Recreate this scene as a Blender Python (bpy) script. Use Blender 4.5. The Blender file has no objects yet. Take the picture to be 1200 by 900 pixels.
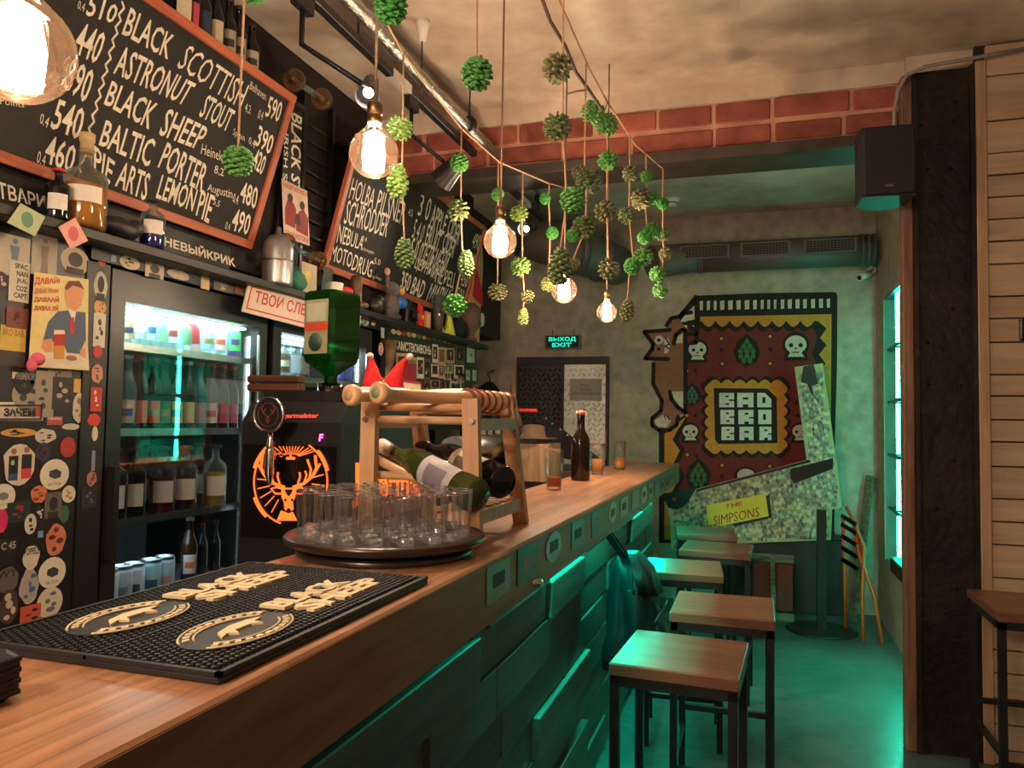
import bpy, math, random
from mathutils import Vector as V, Matrix
random.seed(7)
SC = bpy.context.scene
C = SC.collection
# ---------------------------------------------------------------- camera
F = 900.0
CAM = V((0, 0, 1.42))
def _axes(yaw, pitch, roll):
    f = V((-math.sin(yaw)*math.cos(pitch), math.cos(yaw)*math.cos(pitch), math.sin(pitch)))
    r0 = V((math.cos(yaw), math.sin(yaw), 0)); u0 = r0.cross(f)
    return (r0*math.cos(roll)+u0*math.sin(roll), u0*math.cos(roll)-r0*math.sin(roll), f)
CR, CU, CF = _axes(math.radians(17.6), math.radians(2.7), math.radians(.93))
cd = bpy.data.cameras.new('camera'); cam = bpy.data.objects.new('camera', cd); C.objects.link(cam)
cd.sensor_width = 36; cd.lens = 27.0; cd.clip_start = .02
cam.matrix_world = Matrix(((CR.x, CU.x, -CF.x, CAM.x), (CR.y, CU.y, -CF.y, CAM.y), (CR.z, CU.z, -CF.z, CAM.z), (0, 0, 0, 1)))
SC.camera = cam
# ---------------------------------------------------------------- world, exposure
w = bpy.data.worlds.new('world'); SC.world = w; w.use_nodes = True
w.node_tree.nodes['Background'].inputs[0].default_value = (1, .8, .62, 1)
w.node_tree.nodes['Background'].inputs[1].default_value = .06
vs = SC.view_settings
vs.view_transform = 'Standard'; vs.look = 'None'; vs.gamma = 1; vs.use_curve_mapping = False
vs.exposure = 1.1
SC.cycles.transparent_max_bounces = 40
WARM = (1, .75, .56)
GREEN = (0, 1, .62)
def light(name, kind, loc, energy, col, size=.03, rot=None, sx=None, sy=None, parent=None, spot=None):
    d = bpy.data.lights.new(name, kind); d.energy = energy; d.color = col
    if kind == 'AREA':
        d.shape = 'RECTANGLE'; d.size = sx; d.size_y = sy
    else:
        d.shadow_soft_size = size
    if spot: d.spot_size = spot; d.spot_blend = .5
    o = bpy.data.objects.new(name, d); C.objects.link(o); o.location = loc
    if rot: o.rotation_euler = rot
    if parent: o.parent = parent
    return o
def aim(o, target):
    o.rotation_euler = (V(target)-o.location).to_track_quat('-Z', 'Y').to_euler()
# pendant bulbs of the guest room behind and beside the camera
light('guest_room_lamp', 'POINT', (-.95, -.35, 2.2), 16, WARM, .06)
light('guest_room_lamp', 'POINT', (-.85, -1.5, 2.2), 36, WARM, .06)
light('guest_room_lamp', 'POINT', (-.75, -2.5, 2.4), 36, WARM, .06)
# ---------------------------------------------------------------- projection helpers (pixel of the 1200x900 frame -> point on a real plane)
def ray(px, py): return CF + CR*((px-600)/F) - CU*((py-450)/F)
def on(px, py, ax, val):
    d = ray(px, py); return CAM + d*((val-CAM[ax])/d[ax])
def at(px, py, depth): return CAM + ray(px, py)*depth
def dep(p): return (V(p)-CAM).dot(CF)
class Fr:
    """plane frame: origin, u (right), v (up), w (out of the surface)"""
    def __init__(s, O, u, v):
        s.O = V(O); s.u = V(u).normalized(); s.v = V(v).normalized(); s.w = s.u.cross(s.v)
    def px(s, x, y):
        d = ray(x, y); t = (s.O-CAM).dot(s.w)/d.dot(s.w); p = CAM+d*t-s.O
        return (p.dot(s.u), p.dot(s.v))
    def mat(s):
        u, v, w, O = s.u, s.v, s.w, s.O
        return Matrix(((u.x, v.x, w.x, O.x), (u.y, v.y, w.y, O.y), (u.z, v.z, w.z, O.z), (0, 0, 0, 1)))
def FL(x, y=0, z=0): return Fr((x, y, z), (0, 1, 0), (0, 0, 1))     # faces +X
def FF(y, x=0, z=0): return Fr((x, y, z), (1, 0, 0), (0, 0, 1))     # faces the camera (-Y)
# ---------------------------------------------------------------- mesh builder
def textmesh(s, bold=0.0):
    cu = bpy.data.curves.new('t', 'FONT'); cu.body = s; cu.resolution_u = 2; cu.offset = bold
    ob = bpy.data.objects.new('t', cu); me = bpy.data.meshes.new_from_object(ob)
    vs_ = [tuple(q.co) for q in me.vertices]; fs = [tuple(p.vertices) for p in me.polygons]
    bpy.data.objects.remove(ob); bpy.data.curves.remove(cu); bpy.data.meshes.remove(me)
    return vs_, fs
class MB:
    def __init__(s): s.v = []; s.f = []; s.sm = []; s.mi = []
    def add(s, vs_, fs, smooth=False, mi=0):
        b = len(s.v); s.v += [tuple(q) for q in vs_]
        for f in fs: s.f.append(tuple(i+b for i in f)); s.sm.append(smooth); s.mi.append(mi)
        return s
    def box(s, x0, x1, y0, y1, z0, z1, mi=0):
        return s.add([(x0,y0,z0),(x1,y0,z0),(x1,y1,z0),(x0,y1,z0),(x0,y0,z1),(x1,y0,z1),(x1,y1,z1),(x0,y1,z1)],
            [(0,3,2,1),(4,5,6,7),(0,1,5,4),(1,2,6,5),(2,3,7,6),(3,0,4,7)], False, mi)
    def cbox(s, c, d, R=None, mi=0):
        h = [V((a*d[0]/2, b*d[1]/2, e*d[2]/2)) for e in (-1,1) for a,b in ((-1,-1),(1,-1),(1,1),(-1,1))]
        if R is not None: h = [R @ q for q in h]
        return s.add([q+V(c) for q in h], [(0,3,2,1),(4,5,6,7),(0,1,5,4),(1,2,6,5),(2,3,7,6),(3,0,4,7)], False, mi)
    def rbox(s, x0, x1, y0, y1, z0, z1, b=.004, mi=0):
        """box with chamfered vertical and horizontal edges"""
        def ring(z, i): return [(x0+i+b,y0+i,z),(x1-i-b,y0+i,z),(x1-i,y0+i+b,z),(x1-i,y1-i-b,z),(x1-i-b,y1-i,z),(x0+i+b,y1-i,z),(x0+i,y1-i-b,z),(x0+i,y0+i+b,z)]
        vs_ = ring(z0,b)+ring(z0+b,0)+ring(z1-b,0)+ring(z1,b)
        fs = [tuple(range(7,-1,-1)), tuple(range(24,32))]
        for k in range(3):
            for i in range(8): fs.append((k*8+i, k*8+(i+1)%8, k*8+8+(i+1)%8, k*8+8+i))
        return s.add(vs_, fs, False, mi)
    def beam(s, p0, p1, a, b, up=(0,0,1), mi=0):
        """bar of section a x b from p0 to p1"""
        p0 = V(p0); p1 = V(p1); d = (p1-p0).normalized(); u = V(up); x = d.cross(u)
        if x.length < 1e-4: x = d.cross(V((1,0,0)))
        x.normalize(); y = x.cross(d)
        vs_ = [p+x*(i*a/2)+y*(j*b/2) for p in (p0,p1) for i,j in ((-1,-1),(1,-1),(1,1),(-1,1))]
        return s.add(vs_, [(0,1,2,3),(7,6,5,4),(0,4,5,1),(1,5,6,2),(2,6,7,3),(3,7,4,0)], False, mi)
    def rings(s, pts, rad, n=12, caps=True, smooth=True, mi=0, closed=False):
        pts = [V(p) for p in pts]; m = len(pts); vs_ = []; x = None
        for k in range(m):
            d = (pts[(k+1) % m] if (closed or k < m-1) else pts[k]) - (pts[k-1] if (closed or k > 0) else pts[k])
            if d.length < 1e-9: d = V((0,0,1))
            d.normalize()
            if x is None:
                x = d.cross(V((0,0,1)))
                if x.length < .05: x = d.cross(V((1,0,0)))
            else: x = x - d*x.dot(d)
            if x.length < 1e-6: x = d.orthogonal()
            x.normalize(); y = d.cross(x)
            r = rad[k] if isinstance(rad, (list, tuple)) else rad
            for i in range(n):
                a = 2*math.pi*i/n; vs_.append(pts[k]+x*(r*math.cos(a))+y*(r*math.sin(a)))
        fs = []
        for k in range(m if closed else m-1):
            o = ((k+1) % m)*n
            for i in range(n): fs.append((k*n+i, k*n+(i+1)%n, o+(i+1)%n, o+i))
        s.add(vs_, fs, smooth, mi)
        if caps and not closed:
            b = len(s.v)-m*n
            s.f += [tuple(b+i for i in range(n-1,-1,-1)), tuple(b+(m-1)*n+i for i in range(n))]; s.sm += [False,False]; s.mi += [mi,mi]
        return s
    def cyl(s, p0, p1, r0, r1=None, n=12, caps=True, smooth=True, mi=0):
        return s.rings([p0,p1], [r0, r0 if r1 is None else r1], n, caps, smooth, mi)
    def tube(s, pts, r, n=6, mi=0, closed=False): return s.rings(pts, r, n, True, True, mi, closed)
    def lathe(s, prof, n=16, o=(0,0,0), R=None, mi=0, smooth=True):
        """profile (radius, height) turned round the local z axis"""
        vs_ = []; m = len(prof)
        for r,z in prof:
            for i in range(n):
                a = 2*math.pi*i/n; q = V((r*math.cos(a), r*math.sin(a), z)); vs_.append((R@q if R is not None else q)+V(o))
        fs = [(k*n+i, k*n+(i+1)%n, (k+1)*n+(i+1)%n, (k+1)*n+i) for k in range(m-1) for i in range(n)]
        s.add(vs_, fs, smooth, mi); b = len(s.v)-m*n
        if prof[0][0] > 1e-5: s.f.append(tuple(b+i for i in range(n-1,-1,-1))); s.sm.append(False); s.mi.append(mi)
        if prof[-1][0] > 1e-5: s.f.append(tuple(b+(m-1)*n+i for i in range(n))); s.sm.append(False); s.mi.append(mi)
        return s
    def ell(s, c, r, nu=12, nv=8, R=None, mi=0, wob=0):
        vs_ = []
        for j in range(nv+1):
            t = math.pi*j/nv
            for i in range(nu):
                a = 2*math.pi*i/nu; k = 1+random.uniform(-wob,wob)
                q = V((r[0]*math.sin(t)*math.cos(a), r[1]*math.sin(t)*math.sin(a), r[2]*math.cos(t)))*k
                vs_.append((R@q if R is not None else q)+V(c))
        fs = [(j*nu+i, (j+1)*nu+i, (j+1)*nu+(i+1)%nu, j*nu+(i+1)%nu) for j in range(nv) for i in range(nu)]
        return s.add(vs_, fs, True, mi)
    def poly(s, pts, w0, w1, mi=0):
        """polygon in the u,v plane extruded from w0 to w1"""
        n = len(pts); a = sum(pts[i][0]*pts[(i+1)%n][1]-pts[(i+1)%n][0]*pts[i][1] for i in range(n))
        if a < 0: pts = list(pts)[::-1]
        vs_ = [(p[0],p[1],w0) for p in pts]+[(p[0],p[1],w1) for p in pts]
        return s.add(vs_, [tuple(range(n,2*n)), tuple(range(n-1,-1,-1))]+[(i,(i+1)%n,n+(i+1)%n,n+i) for i in range(n)], False, mi)
    def rect(s, u0, u1, v0, v1, w0, w1, mi=0): return s.poly([(u0,v0),(u1,v0),(u1,v1),(u0,v1)], w0, w1, mi)
    def disc(s, u, v, r, w0, w1, n=20, ry=None, mi=0, rot=0):
        ry = ry or r; ca, sa = math.cos(rot), math.sin(rot); P = []
        for i in range(n):
            a = 2*math.pi*i/n; x, y = r*math.cos(a), ry*math.sin(a); P.append((u+x*ca-y*sa, v+x*sa+y*ca))
        return s.poly(P, w0, w1, mi)
    def stroke(s, pts, wd, w0, w1, mi=0, closed=False):
        """round-ended painted line in the u,v plane"""
        pts = [V((p[0],p[1],0)) for p in pts]; n = len(pts)
        rng = range(n if closed else n-1)
        for k in rng:
            a, b = pts[k], pts[(k+1)%n]; d = b-a
            if d.length < 1e-6: continue
            d.normalize(); x = V((-d.y, d.x, 0))*(wd/2); e = d*(wd*.5)
            s.poly([(a-x)[:2], (a-e*.7-x*.6)[:2], (a-e*.7+x*.6)[:2], (a+x)[:2], (b+x)[:2], (b+e*.7+x*.6)[:2], (b+e*.7-x*.6)[:2], (b-x)[:2]], w0, w1, mi)
        return s
    def text(s, body, q, w=.001, bold=0.0, mi=0):
        """lettering fitted into the quad q = bottom-left, bottom-right, top-right, top-left (u,v)"""
        tv, tf = textmesh(body, bold)
        if not tv: return s
        x0 = min(p[0] for p in tv); x1 = max(p[0] for p in tv); y0 = min(p[1] for p in tv); y1 = max(p[1] for p in tv)
        out = []
        for p in tv:
            a = (p[0]-x0)/max(x1-x0,1e-6); b = (p[1]-y0)/max(y1-y0,1e-6)
            out.append(tuple((q[0][i]*(1-a)+q[1][i]*a)*(1-b)+(q[3][i]*(1-a)+q[2][i]*a)*b for i in (0,1))+(w,))
        return s.add(out, tf, False, mi)
    def textr(s, body, u0, u1, v0, v1, w=.001, bold=0.0, mi=0):
        return s.text(body, [(u0,v0),(u1,v0),(u1,v1),(u0,v1)], w, bold, mi)
    def mesh(s, name, mats):
        me = bpy.data.meshes.new(name); me.from_pydata(s.v, [], s.f)
        me.polygons.foreach_set('use_smooth', s.sm); me.polygons.foreach_set('material_index', s.mi)
        for m in (mats if isinstance(mats, (list,tuple)) else [mats]): me.materials.append(m)
        me.update(); return me
    def build(s, name, mats, parent=None, loc=None, rotz=0, kind=None):
        return put(name, s.mesh(name, mats), parent, loc, rotz, kind)
def put(name, me, parent=None, loc=None, rotz=0, kind=None):
    o = bpy.data.objects.new(name, me); C.objects.link(o)
    if parent: o.parent = parent
    if loc is not None: o.location = loc
    if rotz: o.rotation_euler = (0,0,rotz)
    if kind: o['kind'] = kind
    return o
def tag(o, label=None, cat=None, group=None, kind=None):
    if label: o['label'] = label
    if cat: o['category'] = cat
    if group: o['group'] = group
    if kind: o['kind'] = kind
    return o
def thing(name, label, cat, loc=(0,0,0), rotz=0, group=None, fr=None, mat=None):
    e = bpy.data.objects.new(name, None); C.objects.link(e); e.empty_display_size = .05
    if fr is not None: e.matrix_world = fr.mat()
    elif mat is not None: e.matrix_world = mat
    else: e.location = loc; e.rotation_euler = (0,0,rotz)
    return tag(e, label, cat, group)
def dup(root, loc=None, rotz=None, label=None):
    r = root.copy(); C.objects.link(r)
    if loc is not None: r.location = loc
    if rotz is not None: r.rotation_euler = (0,0,rotz)
    if label: r['label'] = label
    for ch in list(root.children):
        c = ch.copy(); C.objects.link(c); c.parent = r
        for g in ch.children:
            d = g.copy(); C.objects.link(d); d.parent = c
    return r
# ---------------------------------------------------------------- materials
def nt(name):
    m = bpy.data.materials.new(name); m.use_nodes = True; t = m.node_tree
    return m, t, t.nodes, t.links, t.nodes['Principled BSDF']
def c4(c): return (c[0], c[1], c[2], 1)
def srgb(r, g, b):
    f = lambda x: (x/255)/12.92 if x/255 <= .04045 else ((x/255+.055)/1.055)**2.4
    return (f(r), f(g), f(b))
def mat(name, col, rough=.5, metal=0, var=.12, scale=25, bump=0, emis=0, ecol=None, rnd=0, spec=.5, stretch=None, coat=0):
    m, t, N, L, P = nt(name)
    P.inputs['Roughness'].default_value = rough; P.inputs['Metallic'].default_value = metal
    P.inputs['Specular IOR Level'].default_value = spec; P.inputs['Coat Weight'].default_value = coat
    tc = N.new('ShaderNodeTexCoord'); mp = N.new('ShaderNodeMapping'); L.new(tc.outputs['Object'], mp.inputs[0])
    if stretch: mp.inputs['Scale'].default_value = stretch
    nz = N.new('ShaderNodeTexNoise'); nz.inputs['Scale'].default_value = scale; nz.inputs['Detail'].default_value = 5
    L.new(mp.outputs[0], nz.inputs['Vector'])
    cr = N.new('ShaderNodeValToRGB'); L.new(nz.outputs['Fac'], cr.inputs[0])
    cr.color_ramp.elements[0].position = .3; cr.color_ramp.elements[1].position = .7
    cr.color_ramp.elements[0].color = c4([max(0,k*(1-var)) for k in col]); cr.color_ramp.elements[1].color = c4([min(1,k*(1+var)) for k in col])
    out = cr.outputs[0]
    if rnd:
        oi = N.new('ShaderNodeObjectInfo'); h = N.new('ShaderNodeHueSaturation'); mr = N.new('ShaderNodeMapRange')
        L.new(oi.outputs['Random'], mr.inputs[0]); mr.inputs[3].default_value = 1-rnd; mr.inputs[4].default_value = 1+rnd
        L.new(mr.outputs[0], h.inputs['Value']); L.new(out, h.inputs['Color']); out = h.outputs[0]
    L.new(out, P.inputs['Base Color'])
    if bump:
        b = N.new('ShaderNodeBump'); b.inputs['Strength'].default_value = bump; b.inputs['Distance'].default_value = .01
        L.new(nz.outputs['Fac'], b.inputs['Height']); L.new(b.outputs[0], P.inputs['Normal'])
    if emis:
        P.inputs['Emission Color'].default_value = c4(ecol or col); P.inputs['Emission Strength'].default_value = emis
    return m
def wood(name, c0, c1, rough=.4, axis='Y', scale=1.0, rnd=.15, bump=.15, coat=0):
    """long grain along the given axis"""
    m, t, N, L, P = nt(name); P.inputs['Roughness'].default_value = rough; P.inputs['Coat Weight'].default_value = coat
    P.inputs['Coat Roughness'].default_value = .25
    tc = N.new('ShaderNodeTexCoord'); mp = N.new('ShaderNodeMapping'); L.new(tc.outputs['Object'], mp.inputs[0])
    mp.inputs['Scale'].default_value = {'X': (2,22,22), 'Y': (22,2,22), 'Z': (22,22,2)}[axis]
    oi = N.new('ShaderNodeObjectInfo'); va = N.new('ShaderNodeVectorMath'); va.operation = 'ADD'
    sc_ = N.new('ShaderNodeVectorMath'); sc_.operation = 'SCALE'; sc_.inputs['Scale'].default_value = 37
    cb = N.new('ShaderNodeCombineXYZ')
    for i in range(3): L.new(oi.outputs['Random'], cb.inputs[i])
    L.new(cb.outputs[0], sc_.inputs[0]); L.new(mp.outputs[0], va.inputs[0]); L.new(sc_.outputs[0], va.inputs[1])
    nz = N.new('ShaderNodeTexNoise'); nz.inputs['Scale'].default_value = 1.6*scale; nz.inputs['Detail'].default_value = 7; nz.inputs['Roughness'].default_value = .6; nz.inputs['Distortion'].default_value = .4
    L.new(va.outputs[0], nz.inputs['Vector'])
    cr = N.new('ShaderNodeValToRGB'); L.new(nz.outputs['Fac'], cr.inputs[0])
    cr.color_ramp.elements[0].position = .33; cr.color_ramp.elements[1].position = .68
    cr.color_ramp.elements[0].color = c4(c0); cr.color_ramp.elements[1].color = c4(c1)
    h = N.new('ShaderNodeHueSaturation'); mr = N.new('ShaderNodeMapRange'); L.new(oi.outputs['Random'], mr.inputs[0])
    mr.inputs[3].default_value = 1-rnd; mr.inputs[4].default_value = 1+rnd; L.new(mr.outputs[0], h.inputs['Value']); L.new(cr.outputs[0], h.inputs['Color'])
    L.new(h.outputs[0], P.inputs['Base Color'])
    b = N.new('ShaderNodeBump'); b.inputs['Strength'].default_value = bump; b.inputs['Distance'].default_value = .004
    L.new(nz.outputs['Fac'], b.inputs['Height']); L.new(b.outputs[0], P.inputs['Normal'])
    return m
def glass(name, tint=(1,1,1), base=.04, k=.6, rough=.03, body=0, bcol=(.8,.5,.3)):
    """thin clear glass: see-through with fresnel reflections"""
    m = bpy.data.materials.new(name); m.use_nodes = True; t = m.node_tree; N = t.nodes; L = t.links; N.clear()
    o = N.new('ShaderNodeOutputMaterial'); tr = N.new('ShaderNodeBsdfTransparent'); tr.inputs[0].default_value = c4(tint)
    gl = N.new('ShaderNodeBsdfGlossy'); gl.inputs['Roughness'].default_value = rough
    lw = N.new('ShaderNodeLayerWeight'); lw.inputs[0].default_value = .35
    ma = N.new('ShaderNodeMath'); ma.operation = 'MULTIPLY_ADD'; ma.inputs[1].default_value = k; ma.inputs[2].default_value = base
    L.new(lw.outputs['Fresnel'], ma.inputs[0]); mx = N.new('ShaderNodeMixShader')
    L.new(ma.outputs[0], mx.inputs[0]); L.new(tr.outputs[0], mx.inputs[1]); L.new(gl.outputs[0], mx.inputs[2]); out = mx.outputs[0]
    if body:
        df = N.new('ShaderNodeBsdfTranslucent'); df.inputs[0].default_value = c4(bcol); m2 = N.new('ShaderNodeMixShader')
        m2.inputs[0].default_value = body; L.new(out, m2.inputs[1]); L.new(df.outputs[0], m2.inputs[2]); out = m2.outputs[0]
    L.new(out, o.inputs[0]); return m
def emit(name, col, s):
    m = bpy.data.materials.new(name); m.use_nodes = True; t = m.node_tree; N = t.nodes; N.clear()
    o = N.new('ShaderNodeOutputMaterial'); e = N.new('ShaderNodeEmission'); e.inputs[0].default_value = c4(col); e.inputs[1].default_value = s
    t.links.new(e.outputs[0], o.inputs[0]); return m
_flat = {}
def flat(rgb, rough=.6):
    """plain printed / painted colour given in 0..255 sRGB"""
    k = (tuple(rgb), rough)
    if k not in _flat: _flat[k] = mat('paint_%02x%02x%02x' % tuple(rgb), srgb(*rgb), rough, var=.06, scale=60)
    return _flat[k]
BLACK = mat('black_paint', (.012,.011,.011), .45, var=.3, scale=8)
BLACKMET = mat('black_metal', (.015,.015,.016), .38, .3, var=.3)
STEEL = mat('brushed_steel', (.55,.54,.52), .28, 1, var=.12, scale=40, stretch=(1,12,1))
CHROME = mat('chrome', (.75,.75,.76), .1, 1, var=.03)
BRASS = mat('dark_brass', (.28,.17,.09), .35, 1)
TWINE = mat('jute_twine', srgb(205,160,125), .9, var=.25, scale=300, bump=.5)
WHITE = flat((225,218,205))
CREAM = flat((222,208,180))
CHALK = mat('chalk_paint', srgb(236,226,208), .9, var=.12, scale=40)
CLEAR = glass('clear_glass')
ORANGE_WOOD = wood('pine_frame_wood', srgb(165,82,55), srgb(196,112,78), .5, 'X')
# ================================================================= the room
def plaster(name, cols, scale=1.2, bump=.25, rough=.85, seam=False):
    m, t, N, L, P = nt(name); P.inputs['Roughness'].default_value = rough; P.inputs['Specular IOR Level'].default_value = .25
    tc = N.new('ShaderNodeTexCoord'); nz = N.new('ShaderNodeTexNoise'); nz.inputs['Scale'].default_value = scale; nz.inputs['Detail'].default_value = 8; nz.inputs['Distortion'].default_value = .8
    L.new(tc.outputs['Object'], nz.inputs['Vector']); cr = N.new('ShaderNodeValToRGB'); L.new(nz.outputs['Fac'], cr.inputs[0])
    e = cr.color_ramp.elements; e[0].position = .3; e[1].position = .72; e[0].color = c4(cols[0]); e[1].color = c4(cols[-1])
    if len(cols) > 2: k = e.new(.5); k.color = c4(cols[1])
    n2 = N.new('ShaderNodeTexNoise'); n2.inputs['Scale'].default_value = scale*9; n2.inputs['Detail'].default_value = 6; L.new(tc.outputs['Object'], n2.inputs['Vector'])
    mx = N.new('ShaderNodeMix'); mx.data_type = 'RGBA'; mx.blend_type = 'OVERLAY'; mx.inputs[0].default_value = .45
    L.new(cr.outputs[0], mx.inputs[6]); L.new(n2.outputs['Fac'], mx.inputs[7]); L.new(mx.outputs[2], P.inputs['Base Color'])
    b = N.new('ShaderNodeBump'); b.inputs['Strength'].default_value = bump; b.inputs['Distance'].default_value = .02
    L.new(n2.outputs['Fac'], b.inputs['Height']); L.new(b.outputs[0], P.inputs['Normal']); return m
CEIL = plaster('patched_ceiling_plaster', [srgb(160,144,128), srgb(200,182,164), srgb(232,220,206)], .8, .3)
FARW = plaster('grey_wall_plaster', [srgb(160,151,138), srgb(184,175,160)], 1.5, .12)
FLOORM = plaster('worn_concrete_floor', [srgb(54,62,60), srgb(84,94,90)], 1.6, .15, .3)
DARKW = plaster('dark_wall_paint', [srgb(34,30,28), srgb(46,41,38)], 2, .2)
CH = 3.12
def st(name, mb, m): return mb.build(name, m, kind='structure')
st('floor', MB().box(-3, 3.2, -3, 6.6, -.1, 0), FLOORM)
st('ceiling', MB().box(-3, 3.2, -3, 6.6, CH, CH+.1), CEIL)
st('wall_far', MB().box(-3, .9, 6.4, 6.5, 0, CH), FARW)
st('wall_left', MB().box(-2.9, -2.75, -3, 6.4, 0, CH), DARKW)
bh = st('trim_1', MB().box(-2.75, -2.06, -.5, 5.45, 2.03, CH), DARKW)
tag(bh, 'dark boxed-out wall above the fridges behind the chalkboards')
st('wall_back', MB().box(-3, 3.2, -3.1, -3, 0, CH), FARW)
st('wall_side', MB().box(3.2, 3.3, -3, 3.78, 0, CH), FARW)
# right wall of the back room with the opening of the lit niche
NY0, NY1, NZ0, NZ1 = 5.2, 6.06, .47, 2.34
st('wall_right', MB().box(.88,1.15,3.95,NY0,0,CH).box(.88,1.15,NY1,6.4,0,CH).box(.88,1.15,NY0,NY1,0,NZ0).box(.88,1.15,NY0,NY1,NZ1,CH), FARW)
# boarded wall beside the column: every board its own piece
BOARD = wood('raw_pine_board', srgb(166,138,112), srgb(194,168,140), .65, 'X', .6, .14, .12)
bw = st('wall_boarded', MB().box(.93, 3.2, 3.815, 3.95, 0, CH), BLACK)
tag(bw, 'wall of horizontal raw pine boards right of the dark column')
jy = [20,52,87,140,178,204,230,256,282,309,347,373,401,439,464,492,518,547,585,612,639,678,706,735,763,790,820,850,880,910]
zz = [on(1175, y, 1, 3.78).z for y in jy]; zz = [z for z in zz if 0 < z < CH-.06]; zz = [CH-.01]+zz+[0.0]
for a, b in zip(zz[:-1], zz[1:]):
    dpt = random.uniform(0,.006)
    MB().rbox(.968, 3.2, 3.785+dpt, 3.815, b+.003, a-.003, .0025).build('plank', BOARD, bw)
MB().rbox(.925, .966, 3.775, 3.82, 0, 3.04, .003).build('corner_batten', wood('batten_wood', srgb(150,120,92), srgb(180,148,116), .6, 'Z'), bw)
# steel column
colm = thing('steel_column', 'dark riveted steel column with a worn wooden edge strip by the boards', 'column', (.8,3.9,0))
RUST = plaster('blackened_steel', [srgb(18,15,13), srgb(30,25,21), srgb(52,42,34)], 3, .3, .5)
MB().box(-.105,.105,-.085,.1,0,3.03).build('web_plate', RUST, colm)
MB().box(.105,.125,-.115,.1,0,3.03).build('flange', RUST, colm)
MB().box(-.122,-.105,-.115,.1,0,3.03).build('flange', RUST, colm)
MB().rbox(-.168,-.122,-.1,-.02,0,3.02,.006).build('wooden_edge_strip', wood('worn_edge_wood', srgb(92,62,46), srgb(140,104,82), .7, 'Z'), colm)
rv = MB().lathe([(.009,0),(.008,.004),(.004,.007),(0,.008)], 8, R=Matrix.Rotation(math.pi/2,3,'X')).mesh('rivet', RUST)
for px,py in [(1079,123),(1120,119),(1079,147),(1118,142),(1087,199),(1114,198),(1103,230),(1116,362),(1087,402),(1125,452),(1088,450),(1096,596),(1118,540),(1120,690)]:
    p = on(px,py,1,3.815); put('rivet', rv, colm, p-V((.8,3.9,0)))
# brick beam across the room
bm_ = st('beam', MB().box(-2.06,.64,3.9,4.12,2.79,3.02), mat('beam_mortar', srgb(190,140,118), .9, var=.2, scale=8, bump=.5))
tag(bm_, 'red brick beam over the passage to the back room')
MB().box(-2.06,.66,3.885,4.14,3.02,CH).box(.66,.97,3.84,4.14,3.02,CH).build('plaster_band', CEIL, bm_)
MB().box(-2.06,.64,3.875,4.15,2.735,2.79).build('steel_lintel', mat('lintel_steel', srgb(70,62,56), .5, .4, var=.3, scale=10), bm_)
BRICK = mat('red_brick', srgb(138,74,60), .85, var=.35, scale=9, bump=.3, rnd=.2)
for row,(z0,z1) in enumerate([(2.795,2.9),(2.91,3.018)]):
    x = -2.06 - (.13 if row else 0)
    while x < .63:
        L_ = random.choice([.3,.34,.4,.26]); x0 = max(x,-2.058); x1 = min(x+L_, .636)
        if x1-x0 > .04: MB().rbox(x0,x1,3.887+random.uniform(0,.006),3.93,z0+random.uniform(.002,.01),z1-random.uniform(.002,.01),.006).build('brick', BRICK, bm_)
        x += L_+random.uniform(.012,.032)
# conduit along the beam and column
cb_ = MB().tube([on(1200,57,1,3.74), on(1130,70,1,3.74), on(1085,78,1,3.74), on(1063,88,1,3.74), on(1053,105,1,3.74), on(1048,130,1,3.76), on(1048,160,1,3.76)], .009, 8)
tag(cb_.build('conduit', flat((140,132,120))), 'grey cable conduit bending round the top of the dark column', 'cable')
# ceiling bits of the back room
cv = [at(980,268,5.9), on(900,277,1,6.2), on(820,282,1,6.2)]
# ---------------------------------------------------------------- vent duct on the far wall
dk = mat('grey_duct_paint', srgb(98,92,88), .5, .2, var=.1, scale=6)
dgr = mat('grille_dark', srgb(30,27,25), .7)
du = thing('ventilation_duct', 'round grey ventilation duct with square grilles along the far wall', 'duct', (0,6.16,2.72))
MB().cyl((-.42,0,0),(.84,0,0),.115,n=28).build('straight_pipe', dk, du)
for x in (-.42,-.4,.75,.79,.83): MB().cyl((x-.006,0,0),(x+.006,0,0),.122,n=28).build('pipe_ring', dk, du)
for px0,px1 in ((797,855),(868,926),(942,1004)):
    x0 = on(px0,295,1,6.05).x; x1 = on(px1,290,1,6.05).x
    g = MB().box(x0,x1,-.124,-.09,-.03,.075).build('grille', dk, du)
    MB().box(x0+.015,x1-.015,-.1255,-.12,-.02,.065).build('grille_opening', dgr, g)
    m = MB(); n = 14
    for i in range(n+1): x = x0+.015+(x1-x0-.03)*i/n; m.box(x-.0015,x+.0015,-.128,-.124,-.02,.065)
    for i in range(6): z = -.02+.085*i/5; m.box(x0+.015,x1-.015,-.1285,-.1245,z-.0015,z+.0015)
    m.build('grille_bars', dk, g, kind='stuff')
el = MB().rings([(-.42,0,0),(-.55,-.01,.0),(-.68,-.05,-.02),(-.78,-.12,-.04)], [.115,.12,.125,.13], 24)
el.build('elbow', dk, du)
d2 = thing('duct_elbow', 'fat grey duct stub coming towards the bar beside the exit sign', 'duct', (-1.35,5.75,2.68))
MB().rings([(.28,.35,0),(.2,.1,0),(.05,-.1,.02),(-.3,-.35,.12)], [.16,.165,.165,.165], 24).build('pipe', dk, d2)
MB().beam((.05,-.1,.15),(.05,-.1,CH-2.68),.03,.003).build('hanger_strap', BLACKMET, d2)
for q in ((.2,.1,0),(.05,-.1,.02)): MB().cyl(V(q)-V((.02,.02,0)), V(q)+V((.02,.02,0)), .175, n=24).build('pipe_ring', dk, d2)
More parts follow.
